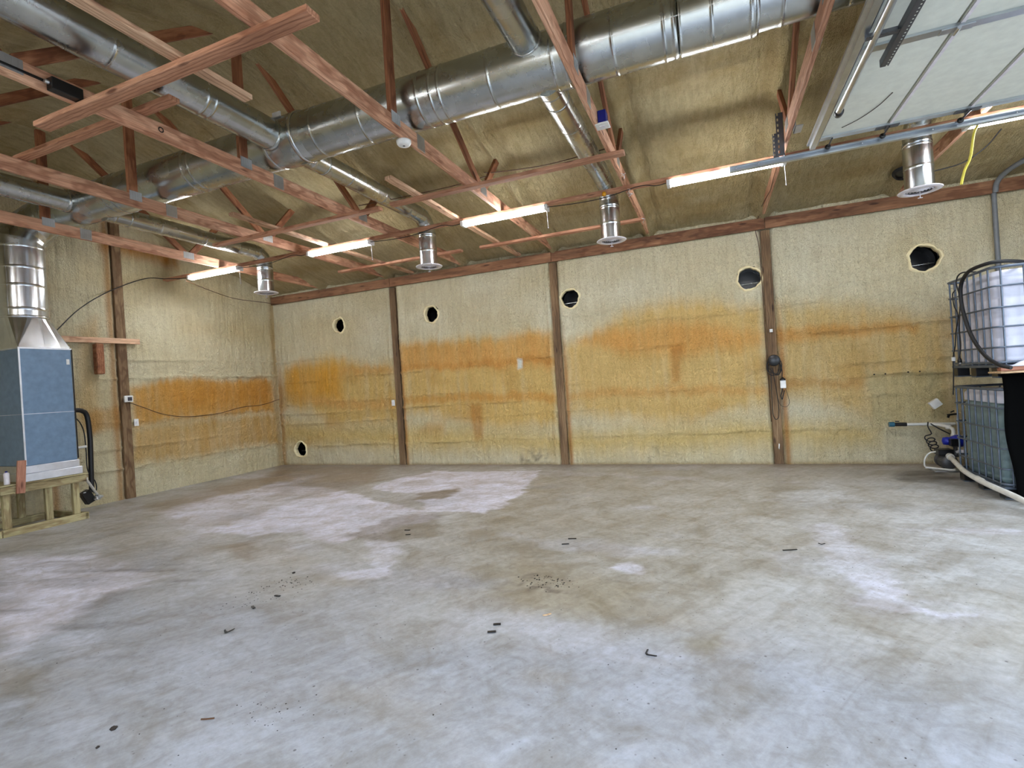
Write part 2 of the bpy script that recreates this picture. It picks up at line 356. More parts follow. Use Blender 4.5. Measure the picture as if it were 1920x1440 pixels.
LEFT= {'l1': [(5.46,1.81),(6.23,1.91),(8.35,1.87),(8.36,1.2),(6.91,1.21),(5.47,1.19)],
 'l1s': [(5.94,1.82),(8.2,1.84),(8.24,1.38),(6.2,1.41)],
 'l2': [(4.73,1.47),(5.32,1.51),(5.34,1.16),(4.78,1.14)],
 'l3': [(5.42,1.15),(8.43,1.14),(8.45,0.49),(5.43,0.54)],
 'l4': [(4.79,2.68),(5.02,2.86),(4.92,1.2),(4.72,1.39)],
 'top': [(5.1,4.22),(6.38,4.25),(6.36,3.95),(5.64,3.99),(5.16,3.98)]}

D, XL, XR, YF, RIDGE, PITCHR, EAVE = 8.505, -8.892, 4.6, -1.0, 3.75, .285, 3.72
TRX = [-7.50, -5.86, -4.19, -2.435, -.84, .81, 2.47]                # the seven roof trusses
POSTX = [-5.78, -2.477, .826]
HOLES = [(-7.13, 2.888, .145), (-4.935, 2.877, .152), (-2.21, 2.845, .155), (.58, 2.808, .163), (2.735, 2.789, .175), (-8.37, .33, .16)]
def roof_z(y): return EAVE+PITCHR*((D-y) if y > RIDGE else (y-YF))
def hole_r(i, a, r): return r*(1+.09*math.sin(3*a+i*2)+.06*math.sin(5*a+i)+(.0))

# back wall
xs = np.arange(XL-.02, XR+.02, .025); zs = np.arange(-.02, 3.80, .025); X, Z = np.meshgrid(xs, zs, indexing='ij')
wx = X+.10*fbm(X*2.2, Z*2.2)+.10*fbm(X*9, Z*1.2+9); wz = Z+.16*fbm(X*3+5, Z*1.5)+.10*fbm(X*16, Z*.7+3, 2)
C = np.ones(X.shape+(3,))*np.array(lin((246, 238, 208))[:3])
C = mixc(C, (224, 206, 156), np.clip(.2+1.2*fbm(X*.8, Z*1.4), 0, .6))
C = mixc(C, (236, 206, 130), mask(wx, wz, BACK['low'], .22)*.85)
st = 1+.9*fbm(X*11, Z*.8, 3)
for k, c, m, s in (('b1', (238,202,124), .95, .2), ('b2', (240,202,122), .98, .18), ('b3', (240,204,130), .98, .22), ('b4', (236,204,138), .9, .2)):
    C = mixc(C, c, np.clip(mask(wx, wz, BACK[k], s)*m*st, 0, .95))
C = mixc(C, (222, 176, 96), np.clip(3*fbm(X*1.6+70, Z*2.2, 3)-.25, 0, .55)*np.clip((2.2-Z)*2, 0, 1)*np.clip(Z*3-.6, 0, 1))
for k, c, m, s in (('b1s', (242,180,66), .8, .2), ('b1t', (236,180,100), .7, .08), ('b1l', (236,182,104), .6, .07), ('b2s', (242,184,104), .8, .12), ('b2m', (230,164,80), .75, .05),
                   ('b2l', (232,172,86), .75, .05), ('b2d', (206,136,52), .5, .06), ('b3s', (242,182,100), .8, .14), ('b3l', (234,180,104), .6, .06), ('b3d', (204,130,40), .5, .06),
                   ('b4s', (236,176,96), .75, .07), ('b4l', (214,160,92), .55, .06)):
    C = mixc(C, c, np.clip(mask(wx, wz, BACK[k], s)*m*st, 0, .95))
C = mixc(C, (222, 208, 160), mask(wx, wz, BACK['p4'], .06)*.7)
for i, k in enumerate(('mold', 'mold2')): C = mixc(C, (104, 74, 48), mask(wx, wz, BACK[k], .1)*np.clip(2.2*fbm(X*14+i, Z*14)+.1, 0, 1)*(.9-.5*i))
for px in POSTX: C = mixc(C, (196, 122, 40), np.exp(-((X-px-.12)/.035)**2)*np.clip((2.5-Z), 0, 1)*.75)
C = mixc(C, (196, 140, 70), np.exp(-((X-XL-.05)/.07)**2)*np.clip((2.6-Z), 0, 1)*.7)
C = mixc(C, (178, 150, 96), np.exp(-(Z/.035)**2)*.6)
C = mixc(C, (250, 248, 236), mask(X, Z, [(-3.25,1.70),(-3.16,1.72),(-3.15,1.88),(-3.24,1.9)], .02))
lift = .0
for z0, a in ((.46, .9), (.93, .6), (1.16, 1), (1.38, .7), (1.86, 1), (2.30, .9), (2.52, .5)):
    zz = z0+.10*fbm(X*.7+z0*9, X*0+z0)+.03*fbm(X*5, X*0+z0*3)+.012*(X+3)
    lift = lift+a*np.exp(-((Z-zz)/.022)**2)*np.clip(.5+2*fbm(X*1.1+z0*7, X*0+z0), 0, 1)
low = np.clip((2.35-Z)*3, 0, 1)
disp = .04*lift+.03*fbm(X*1.3, Z*1.3)+.03*fbm(X*13, Z*13, 3)*(.35+low*.65)+.022*fbm(X*17, Z*1.6, 3)*(1-low*.55)
for px in POSTX: disp = disp-.0*X+.03*np.exp(-((abs(X-px)-.13)/.05)**2)-.05*np.exp(-((X-px)/.075)**4)
for i, (hx, hz, hr) in enumerate(HOLES): 
    rr = np.hypot(X-hx, Z-hz); disp = disp*(1-np.exp(-(rr/(hr*1.5))**4))
keep = np.ones(X.shape, bool)
for i, (hx, hz, hr) in enumerate(HOLES): keep &= np.hypot(X-hx, Z-hz) > hr*.98
grid('wall_back', np.stack([X, D-disp, Z], -1), C, 'foam', keep)

# outer siding behind the foam, so the cut holes look into a dark cavity
g = G().box((XL-.3, D+.60, -.02), (XR+.2, D+.63, 4.1)).box((XL-.3, D+.02, 4.05), (XR+.2, D+.63, 4.1)).box((XL-.33, D-.0, -.02), (XL-.3, D+.63, 4.1)).box((XR+.17, D+.0, -.02), (XR+.2, D+.63, 4.1)).box((XL-.3, D+.12, -.04), (XR+.2, D+.63, -.02))
o = g.part('siding', plain('outer_siding', (90, 84, 76), .8)); o['kind'] = 'structure'
# wall with the furnace
ys = np.arange(YF, D+.05, .025); us = np.linspace(0, 1, 190); Y, U = np.meshgrid(ys, us, indexing='ij')
H = np.vectorize(roof_z)(Y)+.06; Z = U*H-.01
C = np.ones(Y.shape+(3,))*np.array(lin((246, 238, 206))[:3])
C = mixc(C, (224, 204, 152), np.clip(.4+1.2*fbm(Y*.9+40, Z*1.4), 0, .7))
wy = Y+.12*fbm(Y*2.2+7, Z*2.2)+.08*fbm(Y*9, Z*1.2); wz = Z+.16*fbm(Y*3, Z*1.5)+.07*fbm(Y*16, Z*2.7, 2); st = 1+.9*fbm(Y*11+3, Z*.8, 3)
for k, c, m, s in (('l3', (226,184,112), .8, .12), ('l4', (220,180,112), .7, .15), ('l2', (216,164,90), .7, .08), ('top', (204,140,56), .8, .12), ('l1', (232,174,84), .95, .09), ('l1s', (228,162,66), .7, .16)):
    C = mixc(C, c, np.clip(mask(wy, wz, LEFT[k], s)*m*st, 0, .95))
for py in (5.355, 4.5): C = mixc(C, (188, 126, 52), np.exp(-((Y-py+.14)/.05)**2)*.7)
C = mixc(C, (188, 150, 84), np.exp(-((Y-D+.06)/.09)**2)*.6)
lift = 0
for z0, a in ((.5, .9), (.8, .6), (1.25, .9), (1.95, 1.2), (2.25, .7)):
    zz = z0+.08*fbm(Y*.7+z0*9, Y*0+z0)+.03*fbm(Y*5, Y*0+z0*3); lift = lift+a*np.exp(-((Z-zz)/.022)**2)*np.clip(.5+2*fbm(Y*1.1+z0*7, Y*0+z0), 0, 1)
low = np.clip((2.35-Z)*3, 0, 1)
disp = .04*lift+.03*fbm(Y*1.3, Z*1.3)+.03*fbm(Y*13, Z*13, 3)*(.35+low*.65)+.03*fbm(Y*15, Z*1.6, 3)*(1-low*.55)
disp = disp-.05*np.exp(-((Y-5.35)/.075)**4)
grid('wall_left', np.stack([XL+disp, Y, Z], -1), C, 'foam')

# the other two walls, with the raised door's opening on the daylight side
def plain_wall(name, pts, mat='foam'):
    P = np.array(pts, float).reshape(2, 2, 3)
    a = np.linspace(0, 1, 60); A, B = np.meshgrid(a, a, indexing='ij')
    Q = (P[0, 0]*((1-A)*(1-B))[..., None]+P[0, 1]*((1-A)*B)[..., None]+P[1, 0]*(A*(1-B))[..., None]+P[1, 1]*(A*B)[..., None])
    C = np.ones(A.shape+(3,))*np.array(lin((228, 218, 184))[:3]); return grid(name, Q, C, mat)
OY0, OY1, OZ = .95, 5.72, 3.05
FX0, FX1 = -1.6, 3.2                                                # unseen opening added behind the camera to let daylight in
plain_wall('wall_front', [(XL, YF, 0), (XL, YF, 3.8), (FX0, YF, 0), (FX0, YF, 3.8)]); plain_wall('wall_front', [(FX1, YF, 0), (FX1, YF, 3.8), (XR, YF, 0), (XR, YF, 3.8)])
plain_wall('wall_front', [(FX0, YF, 2.9), (FX0, YF, 3.8), (FX1, YF, 2.9), (FX1, YF, 3.8)])
plain_wall('wall_right', [(XR, YF, OZ), (XR, YF, 5.2), (XR, D, OZ), (XR, D, 5.2)])
plain_wall('wall_right', [(XR, YF, 0), (XR, YF, OZ), (XR, OY0, 0), (XR, OY0, OZ)])
plain_wall('wall_right', [(XR, OY1, 0), (XR, OY1, OZ), (XR, D, 0), (XR, D, OZ)])

# roof underside: foam sprayed over the rafters, one slope on each side of the ridge
xs = np.arange(XL-.05, XR+.05, .035)
for nm, y0, y1 in (('ceiling', RIDGE, D+.05), ('ceiling', YF-.05, RIDGE)):
    ys = np.linspace(y0, y1, 128); X, Y = np.meshgrid(xs, ys, indexing='ij'); Z = EAVE+PITCHR*np.where(Y >= RIDGE, D-Y, Y-YF)
    C = np.ones(X.shape+(3,))*np.array(lin((216, 202, 160))[:3])
    C = mixc(C, (204, 184, 132), np.clip(.3+1.8*fbm(X*1.1+11, Y*.7), 0, .8))
    C = mixc(C, (186, 158, 100), np.clip(2.4*fbm(X*.8+31, Y*2.3)-.1, 0, .6))
    C = mixc(C, (230, 218, 180), np.clip(2.2*fbm(X*2+61, Y*1.1)-.2, 0, .6))
    dz = .05*fbm(X*1.5, Y*1.5)+.035*fbm(X*12, Y*9, 3)*np.clip(.4+2.5*fbm(X*.6+3, Y*.8), .2, 1.2)
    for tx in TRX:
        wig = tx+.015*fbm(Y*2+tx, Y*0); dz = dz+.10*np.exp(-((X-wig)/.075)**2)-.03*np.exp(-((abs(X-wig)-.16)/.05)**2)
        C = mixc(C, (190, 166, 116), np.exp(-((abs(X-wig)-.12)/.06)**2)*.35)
    for yy in np.arange(YF+.6, D, .61): dz = dz+.012*np.exp(-((Y-yy)/.05)**2)
    dz = dz+.05*np.exp(-((Y-RIDGE)/.12)**2)
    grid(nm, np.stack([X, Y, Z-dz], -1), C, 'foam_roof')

# slab
xs = np.arange(XL-.02, XR+3, .03); ys = np.arange(YF-.02, D+.1, .03); X, Y = np.meshgrid(xs, ys, indexing='ij')
wx = X+.26*fbm(X*1.6, Y*1.6)+.16*fbm(X*2.2, Y*9)+.14*fbm(X*11, Y*11, 3); wy = Y+.20*fbm(X*1.6+9, Y*1.6)+.14*fbm(X*8, Y*8, 3)
C = np.ones(X.shape+(3,))*np.array(lin((208, 205, 198))[:3])
far = np.clip((Y-2.6+.8*fbm(X*.8, Y*.8)*2)/.9, 0, 1)
C = mixc(C, (182, 183, 186), (1-far)*.9)  # slab near the camera darker and bluer, daylight balance put into the colour
C = mixc(C, (192, 184, 168), far*np.clip(.35+1.7*fbm(X*1.0+5, Y*1.4), 0, .8))
for k, c, m, s in (('T1', (186,176,154), .6, .3), ('T1b', (182,166,132), .5, .15), ('T3', (160,136,104), .6, .2), ('T5', (166,144,114), .6, .2), ('T4', (124,108,92), .5, .1)):
    C = mixc(C, c, mask(wx, wy, FLOOR[k], s)*m)
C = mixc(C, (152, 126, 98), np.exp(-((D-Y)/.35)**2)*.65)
sx = 1+1.2*fbm((X+Y*.35)*1.2, (Y-X*.25)*7, 3)
for k, m, s in (('W7', .55, .14), ('W2', .95, .06), ('W1', .95, .035), ('W3', .8, .03), ('W3b', .5, .06), ('W4', .7, .03), ('W5', .6, .05), ('W6', .7, .14), ('W8', .4, .1), ('W9', .7, .02), ('W10', .4, .06)):
    C = mixc(C, (250, 246, 255), np.clip(mask(wx, wy, FLOOR[k], s)*m*(sx if k in ('W7', 'W6', 'W2', 'W5') else 1+.4*fbm(X*4, Y*4)), 0, .95))
hand = np.clip(5*fbm(X*1.3+80, Y*2.1+40, 4)-.55, 0, 1)
C = mixc(C, (222, 220, 226), hand*.45)
C = mixc(C, (180, 164, 136), np.clip(5*fbm(X*1.1+120, Y*1.9+10, 4)-.8, 0, 1)*.4)
C = mixc(C, (150, 150, 152), np.clip(5*fbm(X*.9+160, Y*1.5+90, 4)-.7, 0, 1)*.4)
for k, c, m in (('T6', (148,130,100), .8), ('T7', (146,122,92), .5), ('T8', (150,134,92), .5), ('T10', (140,122,92), .55)):
    C = mixc(C, c, np.clip(mask(wx, wy, FLOOR[k], .06)*m, 0, .9))
C = mixc(C, (62, 46, 36), mask(wx, wy, FLOOR['T9'], .12)*np.clip(.5+2*fbm(X*3, Y*6), 0, 1)*.8)
C = mixc(C, (96, 84, 74), np.clip(2.6*fbm((X+Y*.2)*1.1, (Y-X*.3)*9+20, 3)-.35, 0, .5)*mask(wx, wy, [(-8, 1.2), (-8, 4.5), (-4, 3.4), (-3.4, 1.8)], .6))
C = mixc(C, (108, 92, 78), mask(wx, wy, [(-1.5, 3.3), (-1.4, 3.6), (-1.0, 3.6), (-.95, 3.35)], .1)*np.clip(3*fbm(X*18, Y*18), 0, 1))
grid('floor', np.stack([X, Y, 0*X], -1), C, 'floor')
# the yard outside the two openings
g = G().box((XL-6, -14, -.05), (XR+14, YF-.03, -.012)).box((XR+.0, YF-.03, -.05), (XR+14, D+4, -.012)); o = g.part('ground', plain('gravel_yard', (150, 146, 138), .9)); o['kind'] = 'structure'

# ------------------------------------------------------------------ timber: posts, header, trusses, strapping
PL = ['weathered wall post nearest the corner, white switch beside it', 'weathered wall post between the two widest foam bays, nothing hung on it', 'weathered wall post with the coiled black cord hanging on it']
for x, lb in zip(POSTX, PL):
    p = board('wall_post', (x, D-.03+.05, 0), (x, D-.03+.05, 3.49), .125, .10, 'post', upv=(0, 1, 0)); tag(p, lb, 'post')
p = board('wall_post', (XL-.02, 5.355, 0), (XL-.02, 5.355, 4.55), .10, .14, 'post', upv=(0, 1, 0)); tag(p, 'weathered wall post beside the furnace carrying the thermostat', 'post')
hz = (3.497+3.665)/2
for a, b, lb in ((XL+.02, POSTX[0], 'brown header board from the room corner to the first wall post'), (POSTX[0], POSTX[1], 'brown header board over the bay with the white spot'),
                 (POSTX[1], POSTX[2], 'brown header board over the bay of the widest orange scorch'), (POSTX[2], XR-.02, 'brown header board running above the stacked water totes')):
    p = board('header_board', (a+.003, D-.065, hz), (b-.003, D-.065, hz), .04, .165, 'header'); tag(p, lb, 'beam')

def plate(t, x, y, z, w, h, n=5):
    for s in (-1, 1):
        g = G(); xx = x+s*.0215; g.box((xx-.0015, y-w/2, z-h/2), (xx+.0015, y+w/2, z+h/2))
        for i in range(n): yy = y-w/2+w*(i+.5)/n; g.box((xx-.003, yy-w*.06, z-h/2+.005), (xx+.003, yy+w*.06, z+h/2-.005))
        g.part('gusset_plate', 'plate', t)
CZ = 3.75
TL = ['roof truss nearest the furnace wall, first from the corner', 'roof truss over the first wall post, second from the furnace wall', 'roof truss with the black rail bracket and a dark ring knot on its chord',
      'roof truss carrying the round white smoke detector', 'roof truss with the blue box and its white cover plate', 'roof truss by the raised garage door, perforated angles hanging from it', 'roof truss crossing above the raised garage door']
for i, (x, lb) in enumerate(zip(TRX, TL)):
    t = thing('roof_truss', lb, 'truss', (x, RIDGE, CZ))
    board('bottom_chord', (x, YF+.05, CZ), (x, D-.08, CZ), .041, .14, 'truss', t)
    kz = roof_z(RIDGE)+.02; board('king_post', (x, RIDGE, CZ+.07), (x, RIDGE, kz), .038, .10, 'web', t, upv=(0, 1, 0))
    for s in (1, -1):
        n = RIDGE+s*1.82; board('web', (x, n-s*.05, CZ+.05), (x, RIDGE+s*.12, kz-.02), .038, .089, 'web', t)
        board('web', (x, n+s*.05, CZ+.05), (x, RIDGE+s*2.42, roof_z(RIDGE+2.42)+.03), .038, .089, 'web', t)
        plate(t, x, n, CZ+.02, .17, .1); 
        e = RIDGE+s*4.6; board('heel_chord', (x, e+s*.1, CZ+.06), (x, RIDGE+s*2.2, roof_z(RIDGE+2.2)+.02), .038, .12, 'web', t)
    plate(t, x, RIDGE+.02, CZ+.05, .13, .10); plate(t, x, RIDGE+.42, CZ, .13, .137, 6)
    if i == 2:
        g = G().lathe((x+.022, 2.93, CZ+.01), [(.014, 0), (.016, .002), (.022, .002), (.024, 0)], 20, 'x'); g.part('knot', 'grit', t)

def strap(y, x0, x1, lb, z=3.66, mat='runner', h=.038, w=.089):
    return tag(board('strapping_board', (x0, y, z), (x1, y, z), w, h, mat), lb, 'board')
# each strapping board is nailed under the chords, across them
strap(6.12, -8.85, -3.28, 'long strapping board behind the first two strip lights'); strap(6.12, -3.275, 3.9, 'long strapping board over the strip lights nearest the garage door')
strap(5.165, -6.40, -3.60, 'strapping board ending in a split tip above the second vent drop'); strap(5.14, -3.43, -.69, 'strapping board crossing under the smoke detector truss and the blue box truss')
strap(7.43, -6.15, -3.67, 'short strapping board nearest the wall, over the first wall post'); strap(7.45, -3.35, -.80, 'thin strapping board nearest the wall, behind the third vent drop')
strap(2.36, -4.69, -2.02, 'strapping board closest to the camera, lit along its top edge', h=.04, w=.11)
strap(.3, -8.0, 3.2, 'long strapping board over the camera carrying the near row of strip lights')
tag(board('strapping_board', (-5.92, 2.78, 3.843), (-3.78, 2.78, 3.843), .089, .038, 'runner'), 'strapping board lying on top of two chords beside the long branch duct', 'board')
def nailer(x, y0, y1, z, lb, mat='pale'): return tag(board('nailer_board', (x, y0, z), (x, y1, z), .089, .038, mat), lb, 'board')
nailer(-3.10, .9, 2.86, 3.70, 'pale lumber length resting on the strapping closest to the camera')
nailer(-5.25, 4.48, 8.42, 3.70, 'pale nailer above the second strip light, near the first wall post')
nailer(-3.06, 4.55, 8.42, 3.70, 'pale nailer above the third strip light, running to the header')

# ------------------------------------------------------------------ ducts
def pipe(name, a, b, r, parent, mat='galv', beads=(), seg=40, label=None):
    """straight sheet-metal pipe with raised beads and a lap seam"""
    a, b = Vector(a), Vector(b); L = (b-a).length; d = (b-a)/L; g = G(); pts = [a]; rad = [r]
    for q in sorted(beads):
        for dq, k in ((-.02, 1), (-.007, 1), (-.003, 1.018), (.003, 1.018), (.007, 1), (.02, 1)): pts.append(a+d*(q*L+dq)); rad.append(r*k)
    pts.append(b); rad.append(r); g.sweep(pts, rad, seg, False)
    u = Vector((0, 0, -1)) if abs(d.z) < .9 else Vector((.5, -.86, 0)); v = d.cross(u).normalized(); q = (u*.35-v*.93 if abs(d.z) < .9 else u)
    g.obox(a+q*r, b+q*r, .006, .006, q)
    return g.part(name, mat, parent, label=label)
def ring(name, c, d, r, w, t_, parent, mat='galv_new', seg=40):
    c, d = Vector(c), Vector(d).normalized(); pts = [c-d*w/2, c-d*w/2, c+d*w/2, c+d*w/2]
    return G().sweep([c-d*(w/2+.001), c-d*w/2, c+d*w/2, c+d*(w/2+.001)], [r, r+t_, r+t_, r], seg, False).part(name, mat, parent)
TY, TZ, TR = 4.10, 4.085, .232
tr = thing('trunk_duct', 'large round galvanized trunk duct running the length of the roof', 'duct', (-3, TY, TZ))
jo = [-7.95, -6.6, -5.2, -4.02]
for a, b in zip(jo, jo[1:]): pipe('duct_section', (a, TY, TZ), (b, TY, TZ), TR, tr, beads=(.04, .96))
G().sweep([(-4.04, TY, TZ), (-3.98, TY, TZ), (-3.97, TY, TZ), (-3.69, TY, TZ), (-3.68, TY, TZ), (-3.60, TY, TZ)], [TR, TR*1.05, TR*1.055, TR*1.055, TR*1.05, TR], 40, False).part('wye_fitting', 'galv', tr)
ring('clamp_band', (-3.70, TY, TZ), (1, 0, 0), TR*1.055, .045, .005, tr)
G().box((-3.93, TY-.20, TZ+.16), (-3.83, TY-.185, TZ+.21)).part('sticker', 'white', tr, label='small white sticker')
jo = [-3.605, -2.2, -.98, -.15, .42]
for i, (a, b) in enumerate(zip(jo, jo[1:])): pipe('duct_section', (a, TY, TZ), (b, TY, TZ), TR, tr, beads=(.05, .12, .5, .95) if i > 0 else (.1, .5, .95))
ring('duct_collar', (.43, TY, TZ), (1, 0, 0), TR-.012, .03, .008, tr, 'galv')
pipe('duct_section', (.44, TY, TZ), (2.35, TY, TZ), TR-.022, tr, beads=(.08, .3, .6))
G().lathe((2.35, TY, TZ), [(0, 0), (TR-.02, 0), (TR-.02, -.03)], 40, 'x').part('end_cap', 'galv', tr)
# gored elbow and riser down to the furnace
RX, RY, RR = -8.30, 3.85, .245
rs = thing('riser_duct', 'galvanized riser duct standing on the furnace plenum', 'duct', (RX, RY, 2.72))
el = [Vector(q) for q in ((-7.93, TY, TZ), (-8.06, 4.085, TZ-.012), (-8.18, 4.04, TZ-.07), (-8.26, 3.97, TZ-.17), (-8.295, 3.895, TZ-.28), (RX, RY, TZ-.38), (RX, RY, TZ-.46))]
G().sweep(el, [TR, TR*1.01, TR*1.03, TR*1.05, TR*1.06, RR*1.01, RR], 40, False, True).part('elbow', 'galv', rs)
pipe('duct_section', (RX, RY, TZ-.45), (RX, RY, 3.38), RR, rs, 'galv_new', (.06,)); pipe('duct_section', (RX, RY, 3.38), (RX, RY, 2.72), RR*.995, rs, 'galv_new', (.05, .40, .86))
# branches: A to the vents over this side of the room, B out over the camera's side
def branch(name, x, y1, z, r, label, beads=(.02, .3, .33, .62, .9)):
    t = thing(name, label, 'duct', (x, TY-.15, z)); pipe('duct_section', (x, TY-.16, z), (x, y1, z), r, t, beads=beads)
    ring('duct_collar', (x, TY-.22, z), (0, 1, 0), r, .05, .006, t, 'galv')
    G().sweep([(x, y1, z), (x, y1-.1, z-.012), (x, y1-.18, z-.07), (x, y1-.22, z-.16), (x, y1-.225, z-.25)], r, 36, False, True).part('elbow', 'galv', t)
    pipe('drop_pipe', (x, y1-.225, z-.25), (x, y1-.225, 3.25), r, t, 'galv_new', (.1, .5)); G().lathe((x, y1-.225, 3.25), [(r*.9, .012), (r+.06, 0), (r+.055, -.008), (r*.3, .0), (0, .004)], 32).part('diffuser', 'enamel', t)
    return t
branch('branch_duct', -3.955, 1.45, 4.08, .150, 'round branch duct reaching out above the camera past the crossed boards')
branch('branch_duct', -7.31, 1.45, 4.06, .128, 'round branch duct beside the furnace riser, crossing in front of the trunk end')
branch('branch_duct', -1.235, 1.45, 4.17, .122, 'round branch duct overhead joining the trunk beside the blue box truss')
DR = .128
for (x, y, zb, lb, wide) in ((-7.0, 6.57, 3.27, 'vent duct drop nearest the furnace wall corner', 0), (-3.76, 6.50, 3.235, 'vent duct drop between the second and third strip lights', 0),
                       (-1.145, 6.75, 3.245, 'vent duct drop with the orange wire nut at its top', 0), (2.12, 6.60, 3.20, 'vent duct drop under the raised garage door', 0)):
    t = thing('vent_duct', lb, 'duct', (x, y, zb)); z = 3.94; r = .112
    pipe('duct_section', (x, TY+.04, z), (x, y-.55, z), r, t, beads=(.04, .35, .7)); G().sweep([(x, TY+.02, z), (x, TY+.045, z)], r, 32).part('takeoff', 'galv', t)
    ring('duct_collar', (x, TY+.30, z), (0, 1, 0), r, .02, .004, t, 'galv')
    pipe('duct_section', (x, y-.55, z), (x, y-.24, z-.0), r*.97, t, beads=(.1, .5))
    G().sweep([(x, y-.24, z), (x, y-.13, z-.012), (x, y-.045, z-.07), (x, y-.005, z-.16), (x, y, z-.25)], [r*.98, r*1.02, r*1.04, DR*.97, DR*.97], 36, False, True).part('elbow', 'galv', t)
    pipe('drop_pipe', (x, y, z-.24), (x, y, zb+.012), DR, t, 'galv_new', (.03, .09, .55), 36)
    df = G().lathe((x, y, zb), [(DR, .02), (DR+.055, .006), (DR+.065, 0), (DR+.06, -.006), (DR+.012, -.014), (DR-.004, -.004), (DR-.004, .014)], 40).part('diffuser', 'enamel', t)
    for k in range(4):
        rr = .026+k*.026
        G().lathe((x, y, zb), [(rr, -.014+k*.002), (rr+.015, -.002+k*.002), (rr+.013, 0+k*.002), (rr-.002, -.012+k*.002)], 32).part('cone_ring', 'enamel', df)
    G().lathe((x, y, zb+.03), [(0, 0), (DR-.006, 0)], 32).part('damper', 'void', t)  # dark disc stands in for the shaded inside of the drop
    g = G().cyl((x, y, zb-.012), (x, y, zb-.075), .004, 8); g.obox((x-.02, y, zb-.077), (x+.02, y, zb-.077), .012, .006); g.part('damper_knob', 'enamel', t)

# ------------------------------------------------------------------ strip lights
def strip_light(x0, x1, lb, y=6.105, z=3.64, kind='strip light'):
    t = thing('strip_light', lb, kind, ((x0+x1)/2, y, z))
    g = G(); g.box((x0, y-.028, z-.014), (x1, y+.028, z)); g.part('housing', 'white', t, .003)
    pr = [(.055*math.cos(q), -.040+.027*math.sin(q)) for q in [2*math.pi*k/14 for k in range(14)]]
    vs = []; n = len(pr)
    for xx in (x0+.035, x1-.035): vs += [(xx, y+a, z+b) for a, b in pr]
    G().add(vs, [(i, (i+1) % n, n+(i+1) % n, n+i) for i in range(n)] + [tuple(range(n-1, -1, -1)), tuple(range(n, 2*n))]).part('lens', 'lens', t)
    for xx in (x0+.02, x1-.02): G().box((xx-.02, y-.06, z-.067), (xx+.02, y+.06, z-.001)).part('end_cap', 'white', t, .004)
    g = G().cyl((x1-.02, y, z-.05), (x1-.015, y+.005, z-.27), .0025, 6); g.cyl((x1-.015, y+.005, z-.27), (x1-.015, y+.005, z-.285), .005, 6); g.part('pull_chain', 'enamel', t)
    return t
LX = [(-8.21, -7.03), (-5.60, -4.44), (-2.99, -1.79), (-.37, .84), (2.33, 3.52)]
LB = ['lit strip light nearest the furnace wall', 'lit strip light between the first and second vent drops', 'lit strip light between the second and third vent drops', 'lit strip light partly behind the door track end', 'lit strip light above the totes with the yellow cord']
for (a, b), lb in zip(LX, LB): strip_light(a, b, lb)
NB = ['near the furnace', 'over the pale lumber', 'over the camera', 'in front of the garage door', 'at the door opening']
for (a, b), lb in zip([(-7.2, -6.0), (-4.6, -3.4), (-1.9, -.7), (.6, 1.8)], NB): strip_light(a, b, 'lit strip light of the row behind the camera, '+lb, y=.3, z=3.64)  # row added out of view to light the near floor and roof
# cords looping from light to light
CL = ['black cord looping from the first strip light to the second', 'black cord looping from the second strip light to the third', 'black cord looping past the third vent drop with small hooks']
for i in range(3):
    a, b = LX[i][1], LX[i+1][0]; m = (a+b)/2
    wire('extension_cord', [(a+.005, 6.06, 3.60), (a+.35, 6.05, 3.575), (m, 6.05, 3.575), (b-.3, 6.055, 3.63), (b-.12, 6.06, 3.60), (b-.005, 6.06, 3.605)], .005, 'rubber', CL[i])
wire('extension_cord', [(-8.22, 6.06, 3.60), (-8.5, 5.9, 3.60), (-8.82, 5.75, 3.62), (-8.83, 5.2, 3.33), (-8.5, 4.6, 2.95), (-8.3, 4.18, 2.56)], .007, 'rubber', 'dark cable strung from the first strip light down to the furnace')
wire('extension_cord', [(-8.20, 6.02, 3.55), (-8.4, 6.6, 3.50), (-8.5, 7.2, 3.44), (-8.55, 7.9, 3.46), (-8.6, 8.35, 3.48)], .006, 'brown', 'brown cable swagged along the furnace wall into the corner')
wire('web_wire', [(-2.41, 5.62, 4.0), (-2.38, 5.85, 4.08), (-1.7, 5.86, 4.03), (-.86, 5.85, 4.06)], .006, 'brown', 'brown wire tied between the webs of two trusses')
wire('web_wire', [(-2.41, 5.7, 3.99), (-2.8, 5.6, 3.92), (-3.5, 5.5, 3.88), (-4.17, 5.5, 3.9)], .006, 'brown', 'brown wire behind the smoke detector truss, sagging')
wire('yellow_cord', [(2.40, 6.03, 3.56), (2.365, 6.02, 3.48), (2.33, 6.02, 3.28), (2.28, 6.02, 3.16), (2.25, 6.02, 3.04)], .011, 'yellow', 'yellow cord end dangling below the strip light over the totes')
g = G().lathe((-1.08, 6.06, 3.60), [(0, .0), (.02, .0), (.026, .02), (.018, .045), (0, .05)], 12); tag(g.part('wire_nut', 'orange', origin=(-1.08, 6.06, 3.6)), 'orange wire nut hanging at the third vent drop', 'connector')
wire('wall_wire', [(.81, 8.3, 3.84), (.74, 8.42, 3.66), (.70, 8.43, 3.50), (.735, 8.45, 3.2), (.745, 8.465, 2.4), (.742, 8.465, 1.6), (.75, 8.45, .64)], .005, 'brown', 'thin wire running down the foam beside the coiled cord post')
wire('wall_wire', [(.80, 6.4, 3.72), (.77, 6.7, 3.62), (.79, 7.2, 3.66), (.78, 7.6, 3.70), (.77, 8.1, 3.74)], .005, 'brown', 'brown wire looped under the chord beside the perforated angles')
